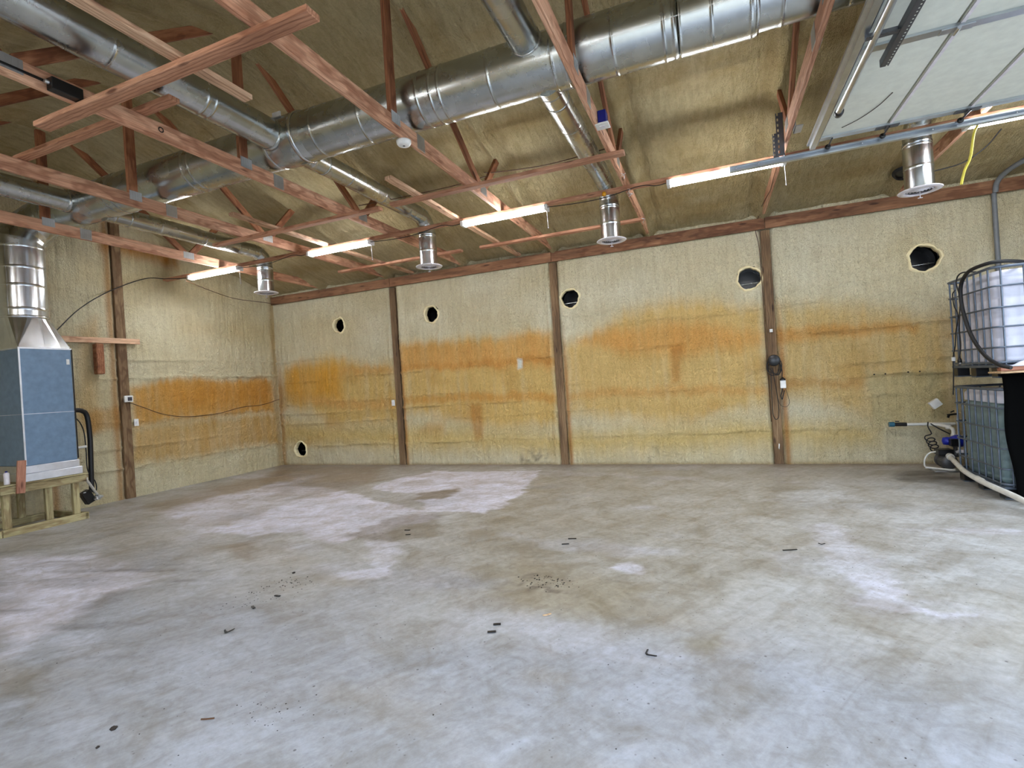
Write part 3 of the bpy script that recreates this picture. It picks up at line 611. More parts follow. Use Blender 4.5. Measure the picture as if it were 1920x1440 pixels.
wire('wall_wire', [(2.3, 6.75, 3.42), (2.6, 6.9, 3.5), (2.8, 6.9, 3.62), (2.9, 6.8, 3.75)], .006, 'rubber', 'short black wire sagging from the vent drop under the garage door')

# smoke detector, junction box on the truss
t = thing('smoke_detector', 'round white smoke detector under the truss chord', 'smoke detector', (-2.45, 3.93, 3.68))
G().lathe((-2.45, 3.93, 3.68), [(0, -.045), (.03, -.045), (.052, -.04), (.062, -.026), (.066, -.01), (.066, 0), (0, 0)], 32).part('body', 'white', t)
G().lathe((-2.45, 3.93, 3.634), [(0, 0), (.012, 0), (.012, .004)], 16).part('test_button', 'screen', t)
t = thing('junction_box', 'blue junction box with a white cover plate on a truss chord', 'electrical box', (-.78, 4.55, 3.70))
G().box((-.815, 4.50, 3.69), (-.745, 4.60, 3.80)).part('box', 'bluebox', t, .003)
G().box((-.845, 4.49, 3.676), (-.725, 4.61, 3.689)).part('cover_plate', 'white', t, .003)
t2 = G().box((-.81, 4.53, 3.672), (-.76, 4.575, 3.677)).part('receptacle', 'enamel', t)
# the black rail bracket on the second near truss
t = thing('rail_bracket', 'black rail bracket bolted along a chord above the near strapping', 'bracket', (-4.15, 2.2, 3.72))
G().box((-4.168, 2.14, 3.685), (-4.10, 2.33, 3.77)).part('bracket_box', 'black', t, .004)
G().box((-4.168, 1.0, 3.735), (-4.155, 2.14, 3.75)).part('rail', 'black', t)
G().lathe((-4.135, 2.125, 3.73), [(0, -.012), (.014, -.012), (.014, .012)], 10, 'y').part('bolt', 'plate', t)

# ------------------------------------------------------------------ raised garage door, track, hangers
DX0, DX1, DY0, DY1, DZ = 1.02, 3.95, .95, 5.70, 3.60
gd = thing('garage_door', 'white sectional garage door raised flat under the trusses', 'door', (DX0, DY1, DZ))
n = 5; wd = (DX1-DX0)/n
for i in range(n):
    a, b = DX0+i*wd, DX0+(i+1)*wd
    p = G().box((a+.008, DY0, DZ), (b-.008, DY1, DZ+.045)).part('door_panel', 'door', gd, .004)
    if i: G().box((a+.010, DY0, DZ-.010), (a+.034, DY1, DZ+.002)).part('panel_lip', 'enamel', gd)
for j, yy in enumerate((DY1-.04, 4.22, 2.6)):
    G().box((DX0+.03, yy-.035, DZ-.018), (DX1-.03, yy+.035, DZ+.001)).part('stile', 'track', gd)
    for i in range(1, n):
        a = DX0+i*wd; h = G().obox((a-.09, yy, DZ-.022), (a+.09, yy, DZ-.022), .06, .008).cyl((a, yy-.04, DZ-.034), (a, yy+.04, DZ-.034), .012, 10)
        h.part('hinge', 'angle' if j == 0 else 'track', gd, .001)
for i in range(n+1):
    a = min(max(DX0+i*wd, DX0+.14), DX1); G().cyl((a, DY1-.1, DZ-.045), (a, DY1+.13, DZ-.045), .007, 8).lathe((a, DY1+.10, DZ-.045), [(0, -.012), (.022, -.012), (.026, 0), (.022, .012), (0, .012)], 18, 'y').part('roller', 'black', gd)
# strut on the leading edge, an open hat channel, and the shorter one bolted over it
g = G()
for a, b, z0, z1 in ((-.045, -.041, -.02, 0), (-.041, -.022, -.02, -.017), (-.024, -.020, -.06, -.017), (-.020, .020, -.06, -.056), (.020, .024, -.06, -.017), (.022, .041, -.02, -.017), (.041, .045, -.034, 0)):
    g.box((DX0+a, DY0, DZ+z0), (DX0+b, DY1+.05, DZ+z1))
g.part('strut', 'track', gd)
G().cyl((DX0+.065, DY0, DZ-.08), (DX0+.065, 4.95, DZ-.08), .024, 20).part('torsion_tube', 'track', gd)
G().lathe((DX0+.07, 4.97, DZ-.08), [(0, .04), (.032, .04), (.034, 0), (.032, -.02), (0, -.02)], 20, 'y').part('end_drum', 'black', gd)
t = thing('door_track', 'galvanized horizontal track of the raised garage door', 'track', (.3, 5.84, 3.53))
g = G()
for a, b, z0, z1 in ((-.012, -.009, -.028, .030), (-.009, .030, .027, .030), (-.009, .030, -.030, -.027), (.028, .031, -.030, -.018), (.028, .031, .018, .030)):
    g.box((.28, 5.86-b, 3.535+z0), (XR-.3, 5.86-a, 3.535+z1))
g.part('track_channel', 'track', t)
for x in (.34, .55, 1.45, 2.0, 2.6): G().lathe((x, 5.833, 3.54), [(0, -.004), (.009, -.003), (.009, 0)], 8, 'y').part('bolt', 'track', t)
def perforated(name, a, b, w, parent, mat='angle', face=(0, -1, 0), step=.034):
    """slotted angle iron: two legs, the visible one with a row of punched holes"""
    a, b = Vector(a), Vector(b); d = (b-a).normalized(); f = Vector(face); s = d.cross(f).normalized(); L = (b-a).length; g = G(); n = int(L/step); tk = f*.0015
    def quad(p0, p1, w0, w1):
        vs = []
        for e in (1, -1): vs += [a+d*p0+s*w0+tk*e, a+d*p1+s*w0+tk*e, a+d*p1+s*w1+tk*e, a+d*p0+s*w1+tk*e]
        g.add(vs, [(0,1,2,3),(7,6,5,4),(0,4,5,1),(1,5,6,2),(2,6,7,3),(3,7,4,0)])
    quad(0, L, -w/2, -w*.34); quad(0, L, -w*.14, w/2)
    for i in range(n+1):
        p0 = i*L/(n+1); quad(p0, p0+L/(n+1)*.5, -w*.34, -w*.14)
    c = a+s*w/2; g.obox(c-f*w*.5, c-f*w*.5+d*L, w, .003, s)
    return g.part(name, mat, parent)
t = thing('track_hanger', 'black perforated angle irons hanging the end of the door track', 'bracket', (.79, 5.80, 3.8))
perforated('angle_iron', (.757, 5.80, 3.56), (.757, 5.80, 3.99), .064, t, step=.055); perforated('angle_iron', (.712, 5.82, 3.56), (.712, 5.82, 3.80), .045, t, step=.045)
t = thing('chord_end_bracket', 'small grey box bracket beside the perforated track hanger', 'bracket', (.86, 5.55, 3.7))
G().box((.835, 5.40, 3.655), (.90, 5.56, 3.665)).box((.835, 5.55, 3.66), (.90, 5.56, 3.72)).box((.835, 5.40, 3.655), (.84, 5.56, 3.72)).part('bracket_shell', 'plate', t)
t = thing('door_opener_angle', 'dark perforated angle frame hanging below the garage door', 'bracket', (1.22, 4.1, 3.50))
perforated('angle_iron', (1.235, 1.6, 3.50), (1.235, 4.33, 3.50), .05, t, face=(0, 0, -1)); perforated('angle_iron', (1.03, 3.92, 3.505), (1.23, 3.92, 3.505), .045, t, face=(0, 0, -1))
t = thing('scratch_cable', 'thin dark cable lying along the raised door panel', 'cable', (1.3, 5.2, 3.59))
wire('cable_strand', [(1.22, 5.50, DZ-.006), (1.33, 5.38, DZ-.006), (1.42, 5.2, DZ-.006), (1.47, 5.0, DZ-.006)], .003, 'grit', parent=t)

# ------------------------------------------------------------------ vent holes cut through the foam
HL = ['round hole cut in the foam nearest the corner, high up', 'round hole in the foam right of the first wall post', 'round hole in the foam beside the second wall post', 'round hole in the foam beside the coiled cord post, bright duct inside',
      'largest round hole in the foam, high beside the totes', 'round hole low on the wall near the corner']
for i, ((hx, hz_, hr), lb) in enumerate(zip(HOLES, HL)):
    t = thing('vent_hole', lb, 'hole', (hx, D, hz_)); seg = 40; vs = []
    rs_ = random.Random(i)
    ph = [rs_.uniform(0, 6.28) for _ in range(6)]
    def rad(a): return hr*(.97+.045*math.sin(3*a+ph[0])+.03*math.sin(7*a+ph[1])+.02*math.sin(13*a+ph[2])-(.16*max(0, math.cos(a-.35))**6 if i in (0, 1) else 0))
    for k, (dr, dy) in enumerate(((.034, .002), (.022, -.014), (.012, -.024), (0, -.012), (-.002, .05), (.004, .09))):
        for j in range(seg):
            a = 2*math.pi*j/seg; q = rad(a)+dr*(1+.25*math.sin(5*a+ph[3])); vs.append((hx+q*math.cos(a), D+dy, hz_+q*math.sin(a)))
    G().add(vs, [(k*seg+j, k*seg+(j+1) % seg, (k+1)*seg+(j+1) % seg, (k+1)*seg+j) for k in range(5) for j in range(seg)], True).part('cut_rim', 'foam_cut', t)
    vm = 'galv' if i == 3 else 'void'
    R_ = hr*1.14; G().lathe((hx, D+.05, hz_), [(hr*.97, -.008), (R_, 0), (R_, .16), (R_*.97, .165), (R_*.97, .19), (R_, .195), (R_, .42)], 36, 'y').part('duct_sleeve', vm, t)
    G().lathe((hx, D+.47, hz_), [(0, 0), (R_, 0)], 36, 'y').part('damper', 'black', t)  # black disc closes the sleeve, standing in for its dark depth
    if i in (2, 3, 4, 5): G().cyl((hx-R_*.9, D+.2, hz_-.35*hr), (hx+R_*.9, D+.24, hz_-.25*hr), .012, 10).part('damper_rod', 'galv', t)
t = thing('roof_vent', 'dark vent opening in the roof foam above the totes', 'hole', (2.42, 8.0, 3.86))
nr = Vector((0, -PITCHR, -1)).normalized(); c0 = Vector((2.42, 7.95, roof_z(7.95)-.05)); e1 = Vector((1, 0, 0)); e2 = nr.cross(e1); g = G(); vs = []; seg = 28
for rr, dd in ((.15, .0), (.13, .035), (.11, .03), (.10, -.02)):
    for j in range(seg): a = 2*math.pi*j/seg; vs.append(c0+(e1*math.cos(a)+e2*math.sin(a))*rr*(1+.05*math.sin(3*a))+nr*dd)
g.add(vs, [(k*seg+j, k*seg+(j+1) % seg, (k+1)*seg+(j+1) % seg, (k+1)*seg+j) for k in range(3) for j in range(seg)], True); g.part('boot', 'rubber', t)
G().sweep([c0+nr*.0, c0+nr*.012], .105, 28).part('opening', 'black', t)  # black disc stands in for the dark inside of the hole

# ------------------------------------------------------------------ things on the walls
def wall_box(name, lb, cat, x, z, w, h, d=.018, extra=None, side='back', rot=0):
    t = thing(name, lb, cat, (x, D-.03, z) if side == 'back' else (XL+.03, x, z)); c, s = math.cos(rot), math.sin(rot)
    if side == 'back': q_ = .035 if rot else 0; G().obox((x-w/2*c, D-.03-q_-d/2, z-w/2*s), (x+w/2*c, D-.03-q_-d/2, z+w/2*s), d, h, (-s, 0, c)).part('cover_plate', 'white', t, .002)
    else: G().box((XL+.03, x-w/2, z-h/2), (XL+.03+d, x+w/2, z+h/2)).part('cover_plate', 'white', t, .002)
    return t
t = wall_box('light_switch', 'white switch plate beside the first wall post', 'switch', -5.90, 1.227, .07, .115); G().box((-5.912, D-.056, 1.205), (-5.888, D-.047, 1.25)).part('toggle', 'enamel', t)
t = wall_box('light_switch', 'white switch plate on the foam beside the thermostat post', 'switch', 5.49, 1.215, .07, .115, side='left'); G().box((XL+.047, 5.48, 1.195), (XL+.056, 5.50, 1.235)).part('toggle', 'enamel', t)
t = thing('thermostat', 'white thermostat with a dark screen on the wall post', 'thermostat', (XL+.06, 5.37, 1.60))
G().box((XL+.05, 5.31, 1.555), (XL+.085, 5.44, 1.66)).part('body', 'white', t, .006); G().box((XL+.083, 5.355, 1.575), (XL+.089, 5.42, 1.635)).part('screen', 'screen', t)
wire('thermostat_wire', [(XL+.06, 5.38, 1.55), (XL+.05, 5.6, 1.46), (XL+.05, 5.95, 1.31), (XL+.05, 6.4, 1.235), (XL+.05, 7.0, 1.25), (XL+.05, 7.5, 1.33), (XL+.05, 8.0, 1.35), (XL+.06, 8.45, 1.44)], .006, 'brown', 'brown wire sagging across the orange foam from the thermostat')
t = thing('wall_clip', 'small white clip high on the coiled cord post', 'clip', (.826, D-.08, 1.985)); G().box((.80, D-.095, 1.965), (.84, D-.082, 1.985)).box((.80, D-.095, 1.988), (.84, D-.082, 2.01)).part('clip_body', 'white', t, .002)
t = thing('wall_clip', 'small white hook low on the coiled cord post', 'clip', (.826, D-.08, .27)); G().sweep([(.83, D-.085, .31), (.826, D-.11, .29), (.822, D-.10, .25), (.828, D-.085, .24)], .008, 8).part('hook', 'white', t)
# coiled cord reel on the post with its hanging loops and adapter
t = thing('cord_reel', 'black cord wound on a round holder on the wall post', 'cord reel', (.826, D-.14, 1.54))
G().lathe((.826, D-.085, 1.545), [(0, -.075), (.075, -.075), (.083, -.068), (.083, -.055), (.062, -.05), (.062, -.01), (.08, -.008), (.08, 0), (0, 0)], 28, 'y').part('holder', 'black', t)
for k, (w_, h_, y_) in enumerate(((.085, .30, 0), (.10, .24, .012), (.07, .20, .02))):
    wire('cord_loop', [(.826+w_*math.cos(a), D-.12-y_, 1.46+h_*.5*math.sin(a)+.02*math.sin(3*a+k)) for a in [2*math.pi*q/12 for q in range(13)]], .006, 'rubber', parent=t, n=3)
wire('cord_loop', [(.78, D-.12, 1.44), (.775, D-.11, 1.2), (.77, D-.10, .9), (.775, D-.10, .74), (.81, D-.10, .675), (.85, D-.10, .74), (.845, D-.11, 1.0), (.82, D-.12, 1.25), (.80, D-.12, 1.44)], .005, 'rubber', parent=t)
wire('cord_loop', [(.87, D-.12, 1.56), (.91, D-.13, 1.48), (.925, D-.13, 1.38), (.92, D-.12, 1.29)], .006, 'rubber', parent=t)
t = thing('power_adapter', 'white power adapter hanging beside the coiled cord', 'adapter', (.925, D-.11, 1.21))
G().box((.89, D-.14, 1.13), (.965, D-.10, 1.255)).part('body', 'white', t, .006); G().lathe((.926, D-.12, 1.255), [(0, .035), (.012, .035), (.036, .012), (.04, 0), (.04, -.01)], 14).part('plug', 'black', t)
wire('lead', [(.92, D-.12, 1.13), (.905, D-.12, 1.07), (.89, D-.12, 1.02), (.905, D-.12, .97), (.92, D-.12, 1.03), (.94, D-.12, 1.1)], .007, 'rubber', parent=t)
wire('thin_lead', [(.955, D-.12, 1.13), (.985, D-.12, 1.0), (.99, D-.12, .90), (.94, D-.11, .855), (.87, D-.11, .90), (.84, D-.11, 1.05)], .003, 'rubber', parent=t)
t = wall_box('cover_plate', 'tilted white electrical plate hanging off the foam by the totes', 'electrical box', 2.72, .82, .115, .10, .06, rot=.62)
for i, (x, z) in enumerate(((2.07, 1.255), (2.20, 1.255), (2.46, 1.262), (2.59, 1.262))):
    G().lathe((x, D-.045, z), [(0, -.004), (.010, -.002), (.010, .006)], 8, 'y').part('screw', 'grit', t)
t = thing('wall_shelf', 'pale board nailed across the wall behind the furnace', 'shelf', (XL+.05, 5, 2.53)); board('shelf_board', (XL+.07, 3.9, 2.525), (XL+.07, 5.60, 2.545), .038, .085, 'pale', t); G().box((XL+.02, 4.93, 2.01), (XL+.12, 5.04, 2.485)).part('stub_block', 'web', t, .012)

t = thing('conduit', 'grey electrical conduit rising to the header above the totes', 'conduit', (3.48, 8.42, 3.0))
G().sweep([(3.48, 8.44, 1.4), (3.48, 8.44, 3.52)], .027, 16).part('riser', 'conduit', t)
G().sweep(curve_pts([(3.48, 8.40, 3.50), (3.49, 8.36, 3.62), (3.54, 8.2, 3.70), (3.66, 7.9, 3.75), (3.95, 7.4, 3.83), (4.3, 7.0, 3.9)], 5), .03, 14).part('bend', 'conduit', t)

# ------------------------------------------------------------------ furnace on its wooden stand
FX, BY0, BY1 = -8.0, 3.63, 4.19
st_ = thing('furnace_stand', 'treated lumber stand under the furnace', 'stand', (-8.35, 3.85, 0))
def tb(name, a, b, w_, h_, upv=(0, 0, 1)): return board(name, a, b, w_, h_, 'treated', st_, upv)
for x in (FX+.0, -8.72):
    tb('rail', (x, 3.37, .045), (x, 4.27, .045), .04, .09); tb('rail', (x, 3.37, .552), (x, 4.27, .552), .04, .09)
for y in (3.35, 4.25): tb('cross_rail', (FX+.02, y-.005, .045), (-8.74, y-.005, .045), .04, .088); tb('cross_rail', (-8.02, y, .552), (-8.70, y, .552), .04, .088)
for x in (FX-.045, -8.67):
    for y in (3.44, 3.86, 4.16): tb('leg', (x, y, .09), (x, y, .508), .05, .075, (0, 1, 0))
tb('deck_board', (-8.36, 3.33, .612), (-8.36, 4.29, .612), .76, .02)
fu = thing('furnace', 'tall grey sheet metal furnace with a flared top', 'furnace', (-8.35, 3.9, .63))
g = G(); g.box((-8.62, BY0-.035, .624), (FX+.03, BY1+.035, .72)); g.part('plinth', 'flash', fu, .004)
G().box((-8.60, BY0-.012, .722), (FX+.014, BY1+.014, .815)).part('plinth_band', 'flash', fu, .004)
G().box((-8.60, BY0, .815), (FX, BY1, 2.30)).part('cabinet', 'cabinet', fu, .006)
for z in (1.46,): G().box((-8.602, BY0-.002, z), (FX+.002, BY1+.002, z+.006)).part('panel_seam', 'flash', fu)
G().box((-8.0, BY1-.002, .83), (FX+.006, BY1+.012, 2.29)).part('edge_gasket', 'black', fu)
G().box((FX, BY0-.004, .83), (FX+.004, BY0+.014, 2.29)).part('corner_trim', 'flash', fu)
G().box((FX, 4.13, 2.09), (FX+.003, 4.165, 2.16)).part('sticker', 'white', fu, label='small white sticker')
# square to round transition
sq = [(-8.60, BY0), (FX, BY0), (FX, BY1), (-8.60, BY1)]; seg = 32; top = []; bot = []
for j in range(seg):
    a = 2*math.pi*(j+.5)/seg-math.pi*.75; top.append((RX+RR*math.cos(a), RY+RR*math.sin(a), 2.70))
    k = j*4/seg; e = int(k); f = k-e; p, q = sq[e], sq[(e+1) % 4]; f = (0 if f < .30 else (1 if f > .70 else (f-.3)/.4)); bot.append((p[0]+(q[0]-p[0])*f, p[1]+(q[1]-p[1])*f, 2.30))
G().add(bot+top, [(j, (j+1) % seg, seg+(j+1) % seg, seg+j) for j in range(seg)]).part('transition', 'galv_new', fu)
ring('riser_collar', (RX, RY, 2.71), (0, 0, 1), RR, .03, .006, fu)
G().box((-8.605, BY0-.004, 2.285), (FX+.005, BY1+.004, 2.305)).part('top_flange', 'flash', fu)
t = thing('scrap_board', 'short reddish scrap board wired upright to the furnace stand', 'board', (FX+.05, 3.55, .52)); board('scrap', (FX+.045, 3.545, .50), (FX+.045, 3.575, .90), .03, .085, 'redwood', t, (0, 1, 0))
t = thing('spray_can', 'small white can at the edge of the furnace stand', 'can', (FX+.0, 3.455, .625)); G().lathe((FX-.03, 3.455, .625), [(0, 0), (.027, 0), (.029, .005), (.029, .13), (.02, .145), (0, .147)], 20).part('body', 'enamel', t); G().lathe((FX-.03, 3.455, .772), [(.012, 0), (.012, .015), (0, .017)], 12).part('nozzle', 'bluebox', t)
t = thing('line_set', 'thick black insulated hose curving from the furnace to the floor pump', 'hose', (-8.4, 4.6, .3))
G().sweep(curve_pts([(-8.42, 4.15, 1.475), (-8.45, 4.40, 1.478), (-8.48, 4.53, 1.46), (-8.5, 4.60, 1.38), (-8.5, 4.62, 1.1), (-8.5, 4.615, .8), (-8.5, 4.605, .5), (-8.5, 4.60, .27)], 6), .032, 14).part('insulation', 'rubber', t)
wire('lead', [(-8.45, 4.19, 1.42), (-8.47, 4.42, 1.38), (-8.5, 4.54, 1.2), (-8.49, 4.555, .9), (-8.49, 4.56, .6), (-8.5, 4.65, .42), (-8.5, 4.66, .30), (-8.5, 4.62, .25)], .007, 'rubber', parent=t)
t = thing('condensate_pump', 'small black condensate box tilted beside the furnace stand', 'pump', (-8.5, 4.55, .2))
G().obox((-8.5, 4.50, .30), (-8.5, 4.58, .13), .09, .12, (0, 1, .4)).part('case', 'black', t, .006); G().box((-8.455, 4.47, .285), (-8.452, 4.50, .295)).part('label_strip', 'white', t)
t = thing('foil_ball', 'crumpled silver foil at the end of the drain pipe', 'foil', (-8.45, 4.62, .2)); g = G()
bm = bmesh.new(); bmesh.ops.create_icosphere(bm, subdivisions=3, radius=.05)
for v_ in bm.verts: v_.co *= 1+random.uniform(-.28, .28)
g.add([(v_.co.x-8.42, v_.co.y+4.635, v_.co.z*.8+.195) for v_ in bm.verts], [[q.index for q in f_.verts] for f_ in bm.faces]); bm.free(); g.part('crumple', 'foil', t)
t = thing('drain_pipe', 'white drain pipe slanting down from the furnace stand', 'pipe', (-8.2, 4.4, .5))
G().cyl((-8.06, 4.30, .53), (-8.42, 4.62, .24), .016, 14).part('pipe_run', 'pvc', t); G().lathe((-8.06, 4.30, .52), [(.0, -.02), (.024, -.02), (.024, .025), (0, .025)], 14).part('elbow', 'pvc', t)
t = thing('drain_fitting', 'white plastic pipe tee standing out from the furnace cabinet', 'pipe', (-8.3, 4.35, .97))
G().cyl((-8.3, 4.20, .94), (-8.3, 4.46, .955), .018, 14).cyl((-8.3, 4.33, .95), (-8.3, 4.325, 1.10), .02, 14).part('tee', 'pvc', t)

# ------------------------------------------------------------------ stacked water totes
def tote(z0, label, full, name='water_tote'):
    X0, X1, Y0, Y1 = 2.58, 3.78, 6.40, 7.42; t = thing(name, label, 'tote', ((X0+X1)/2, (Y0+Y1)/2, z0))
    def rbox(x0, x1, y0, y1, za, zb, r, seg=6, top=0):
        cs = [(x1-r, y1-r, 0), (x0+r, y1-r, 90), (x0+r, y0+r, 180), (x1-r, y0+r, 270)]; ring_ = []
        for cx, cy_, a0 in cs:
            for k in range(seg+1): a = math.radians(a0+90*k/seg); ring_.append((cx+r*math.cos(a), cy_+r*math.sin(a)))
        m = len(ring_); cxm, cym = (x0+x1)/2, (y0+y1)/2; vs = []; lev = [(za, .97), (za+.03, 1)]
        nb = 5
        if zb-za < .3: nb = 0; lev = [(za, 1), (za+.01, 1)]
        for q in range(nb): zz = za+.06+(zb-za-.14)*q/(nb-1); lev += [(zz-.012, 1), (zz, .988), (zz+.012, 1)]
        lev += [(zb-.04, 1), (zb, .95)]
        for zz, k in lev: vs += [(cxm+(a-cxm)*k, cym+(b-cym)*k, zz) for a, b in ring_]
        g = G().add(vs, [(i*m+j, i*m+(j+1) % m, (i+1)*m+(j+1) % m, (i+1)*m+j) for i in range(len(lev)-1) for j in range(m)], True)
        n_ = len(lev)-1; g.add([vs[j] for j in range(m)], [tuple(range(m-1, -1, -1))]); g.add([vs[n_*m+j] for j in range(m)], [tuple(range(m))]); return g
    b0 = z0+.13; in_ = .045
    if full:
        wl = z0+.94
        rbox(X0+in_, X1-in_, Y0+in_, Y1-in_, b0+.01, wl, .12).part('water_level', 'water', t, label='bottle below the waterline, grey green')
        rbox(X0+in_, X1-in_, Y0+in_, Y1-in_, wl, z0+1.06, .12).part('bottle', 'bottle', t)
    else: rbox(X0+in_, X1-in_, Y0+in_, Y1-in_, b0+.01, z0+1.06, .12).part('bottle', 'bottle', t)
    G().lathe(((X0+X1)/2, (Y0+Y1)/2, z0+1.06), [(0, .035), (.075, .035), (.08, .025), (.08, 0)], 24).part('lid', 'black', t)
    G().box((X0, Y0, b0-.03), (X1, Y1, b0)).part('base_tray', 'cage', t, .006)
    for x in (X0+.06, (X0+X1)/2, X1-.06): 
        for y in (Y0+.07, (Y0+Y1)/2, Y1-.07): G().box((x-.055, y-.06, z0+.012), (x+.055, y+.06, b0-.03)).part('pallet_block', 'black', t, .004)
    for y in (Y0+.07, (Y0+Y1)/2, Y1-.07): G().box((X0+.005, y-.055, z0), (X1-.005, y+.055, z0+.014)).part('pallet_runner', 'cage', t, .003)
    def loop(z, r=.009, e=0):
        rr = .06; pts = []
        for cx, cy_, a0 in ((X1-rr, Y1-rr, 0), (X0+rr, Y1-rr, 90), (X0+rr, Y0+rr, 180), (X1-rr, Y0+rr, 270)):
            for k in range(5): a = math.radians(a0+90*k/4); pts.append((cx+(rr+e)*math.cos(a), cy_+(rr+e)*math.sin(a), z))
        G().sweep(pts+[pts[0], pts[1]], r, 8, False).part('cage_bar', 'cage', t)
    ztop = z0+1.085
    loop(ztop, .014); loop(b0+.02, .012)
    for zz in (.30, .50, .69, .90): loop(z0+zz, .009, .004)
    me = {}
    def vert(x, y, name='cage_bar'):
        if 'm' not in me:
            o = G().cyl((x, y, b0), (x, y, ztop), .009, 8).part(name, 'cage', t, origin=None); me['m'] = o; me['x'] = (x, y)
        else:
            o = me['m'].copy(); COL.objects.link(o); o.parent = t; o.location = (x-me['x'][0], y-me['x'][1], 0)
    for k in range(7): y = Y0+.07+(Y1-Y0-.14)*k/6; vert(X0, y); vert(X1, y)
    for k in range(7): x = X0+.07+(X1-X0-.14)*k/6; vert(x, Y0); vert(x, Y1)
    return t
lt = tote(.0, 'lower caged water tote, partly full, black sheet over its front', True)
ut = tote(1.20, 'upper caged white water tote stacked on the other one', False)
t = thing('black_sheet', 'black plastic sheet hanging over the front of the lower tote', 'tarp', (3.2, 6.33, .6)); vs = []; nx, nz = 40, 24
for i in range(nx+1):
    for j in range(nz+1):
        u, v_ = i/nx, j/nz; x = 2.585+(.05*(1-v_)**2+.012*math.sin(9*v_))*(1-u)+u*1.75; z = .015+v_*1.225
        vs.append((x, 6.335+.018*math.sin(11*u+2*v_)+.012*math.sin(23*u)-.03*(1-v_), z))
g = G().add(vs, [(i*(nz+1)+j, (i+1)*(nz+1)+j, (i+1)*(nz+1)+j+1, i*(nz+1)+j+1) for i in range(nx) for j in range(nz)], True)
o = g.part('sheet', 'cloth', t); md = o.modifiers.new('thickness', 'SOLIDIFY'); md.thickness = .004
t = thing('plywood_sheet', 'pale plywood sheet laid between the two stacked totes', 'board', (3.3, 6.4, 1.245)); 
# it lies across the lower tote's rim in front of the upper one
board('panel', (2.50, 6.265, 1.257), (4.4, 6.265, 1.257), .24, .016, 'ply', t)
tag(board('offcut_board', (2.55, 6.30, 1.287), (4.3, 6.30, 1.287), .07, .038, 'redwood'), 'reddish lumber offcut lying on the plywood sheet', 'board')
t = thing('plastic_bag', 'crumpled clear blue plastic on the lumber in front of the tote', 'bag', (2.72, 6.33, 1.33)); vs = []
for i in range(13):
    for j in range(9):
        a, b = i/12, j/8; vs.append((2.62+.34*a+.01*math.sin(9*b), 6.27+.09*b, 1.309+.055*math.sin(math.pi*b)*math.sin(math.pi*a)*(.7+.3*math.sin(14*a+5*b))+.002))
G().add(vs, [(i*9+j, (i+1)*9+j, (i+1)*9+j+1, i*9+j+1) for i in range(12) for j in range(8)], True).part('film', 'bottle', t)
t = thing('fill_hose', 'thick black hose looping over the rim of the upper tote', 'hose', (2.5, 6.6, 2.0))
G().sweep(curve_pts([(3.1, 6.7, 2.30), (2.8, 6.45, 2.325), (2.6, 6.40, 2.335), (2.50, 6.58, 2.31), (2.50, 6.76, 2.26), (2.50, 6.85, 2.17), (2.50, 6.86, 2.02), (2.50, 6.79, 1.82), (2.50, 6.65, 1.61), (2.50, 6.42, 1.43), (2.51, 6.2, 1.335), (2.56, 6.1, 1.30)], 6), .018, 12).part('tube', 'rubber', t)
wire('tote_cable', [(2.62, 6.80, 2.31), (2.54, 6.93, 2.33), (2.53, 7.03, 2.25), (2.55, 7.02, 2.07), (2.53, 7.0, 1.89), (2.53, 7.03, 1.72), (2.54, 7.05, 1.55), (2.53, 7.07, 1.42)], .007, 'rubber', 'black cable with a plug end dangling down the upper tote cage')
wire('tote_cable', [(2.54, 7.10, 2.17), (2.54, 7.17, 2.13), (2.53, 7.12, 2.0), (2.53, 7.04, 1.88), (2.53, 7.12, 1.7), (2.53, 7.16, 1.55), (2.53, 7.23, 1.42), (2.53, 7.25, 1.2), (2.53, 7.29, 1.0)], .006, 'rubber', 'thin black cable down the tote cage past a white connector')
t = thing('cable_plug', 'black plug at the end of the tote cable', 'plug', (2.53, 7.07, 1.40)); G().lathe((2.53, 7.07, 1.395), [(0, .035), (.008, .03), (.02, 0), (.02, -.03), (0, -.03)], 12).part('body', 'black', t); G().box((2.525, 7.06, 1.35), (2.535, 7.065, 1.366)).box((2.525, 7.075, 1.35), (2.535, 7.08, 1.366)).part('prongs', 'plate', t)
t = thing('cable_connector', 'small white connector on the thin tote cable', 'plug', (2.53, 7.22, 1.41)); G().box((2.515, 7.205, 1.385), (2.545, 7.24, 1.43)).part('body', 'white', t, .004)

# ------------------------------------------------------------------ pump and pipes at the foot of the totes
t = thing('supply_pipe', 'white plastic pipe on the wall with a teal valve at its end', 'pipe', (2.5, 8.4, .55))
G().sweep([(2.38, 8.41, .553), (2.92, 8.41, .545)], .020, 14).part('pipe_run', 'pvc', t)
G().sweep([(2.25, 8.41, .557), (2.39, 8.41, .553)], .026, 14).part('black_coupling', 'black', t); G().sweep([(2.19, 8.41, .558), (2.25, 8.41, .557)], .034, 14).part('valve', 'teal', t)
G().obox((2.26, 8.40, .60), (2.30, 8.38, .60), .02, .012).part('valve_handle', 'black', t)
G().sweep(curve_pts([(2.62, 8.39, .55), (2.72, 8.33, .545), (2.78, 8.20, .525), (2.80, 8.14, .50), (2.80, 8.13, .45), (2.80, 8.12, .39)], 4), .022, 14).part('elbow', 'pvc', t)
for c in ((2.775, 8.20, .527), (2.80, 8.13, .42)): G().lathe(c, [(0, -.025), (.032, -.025), (.032, .025), (0, .025)], 16).part('socket', 'pvc', t)
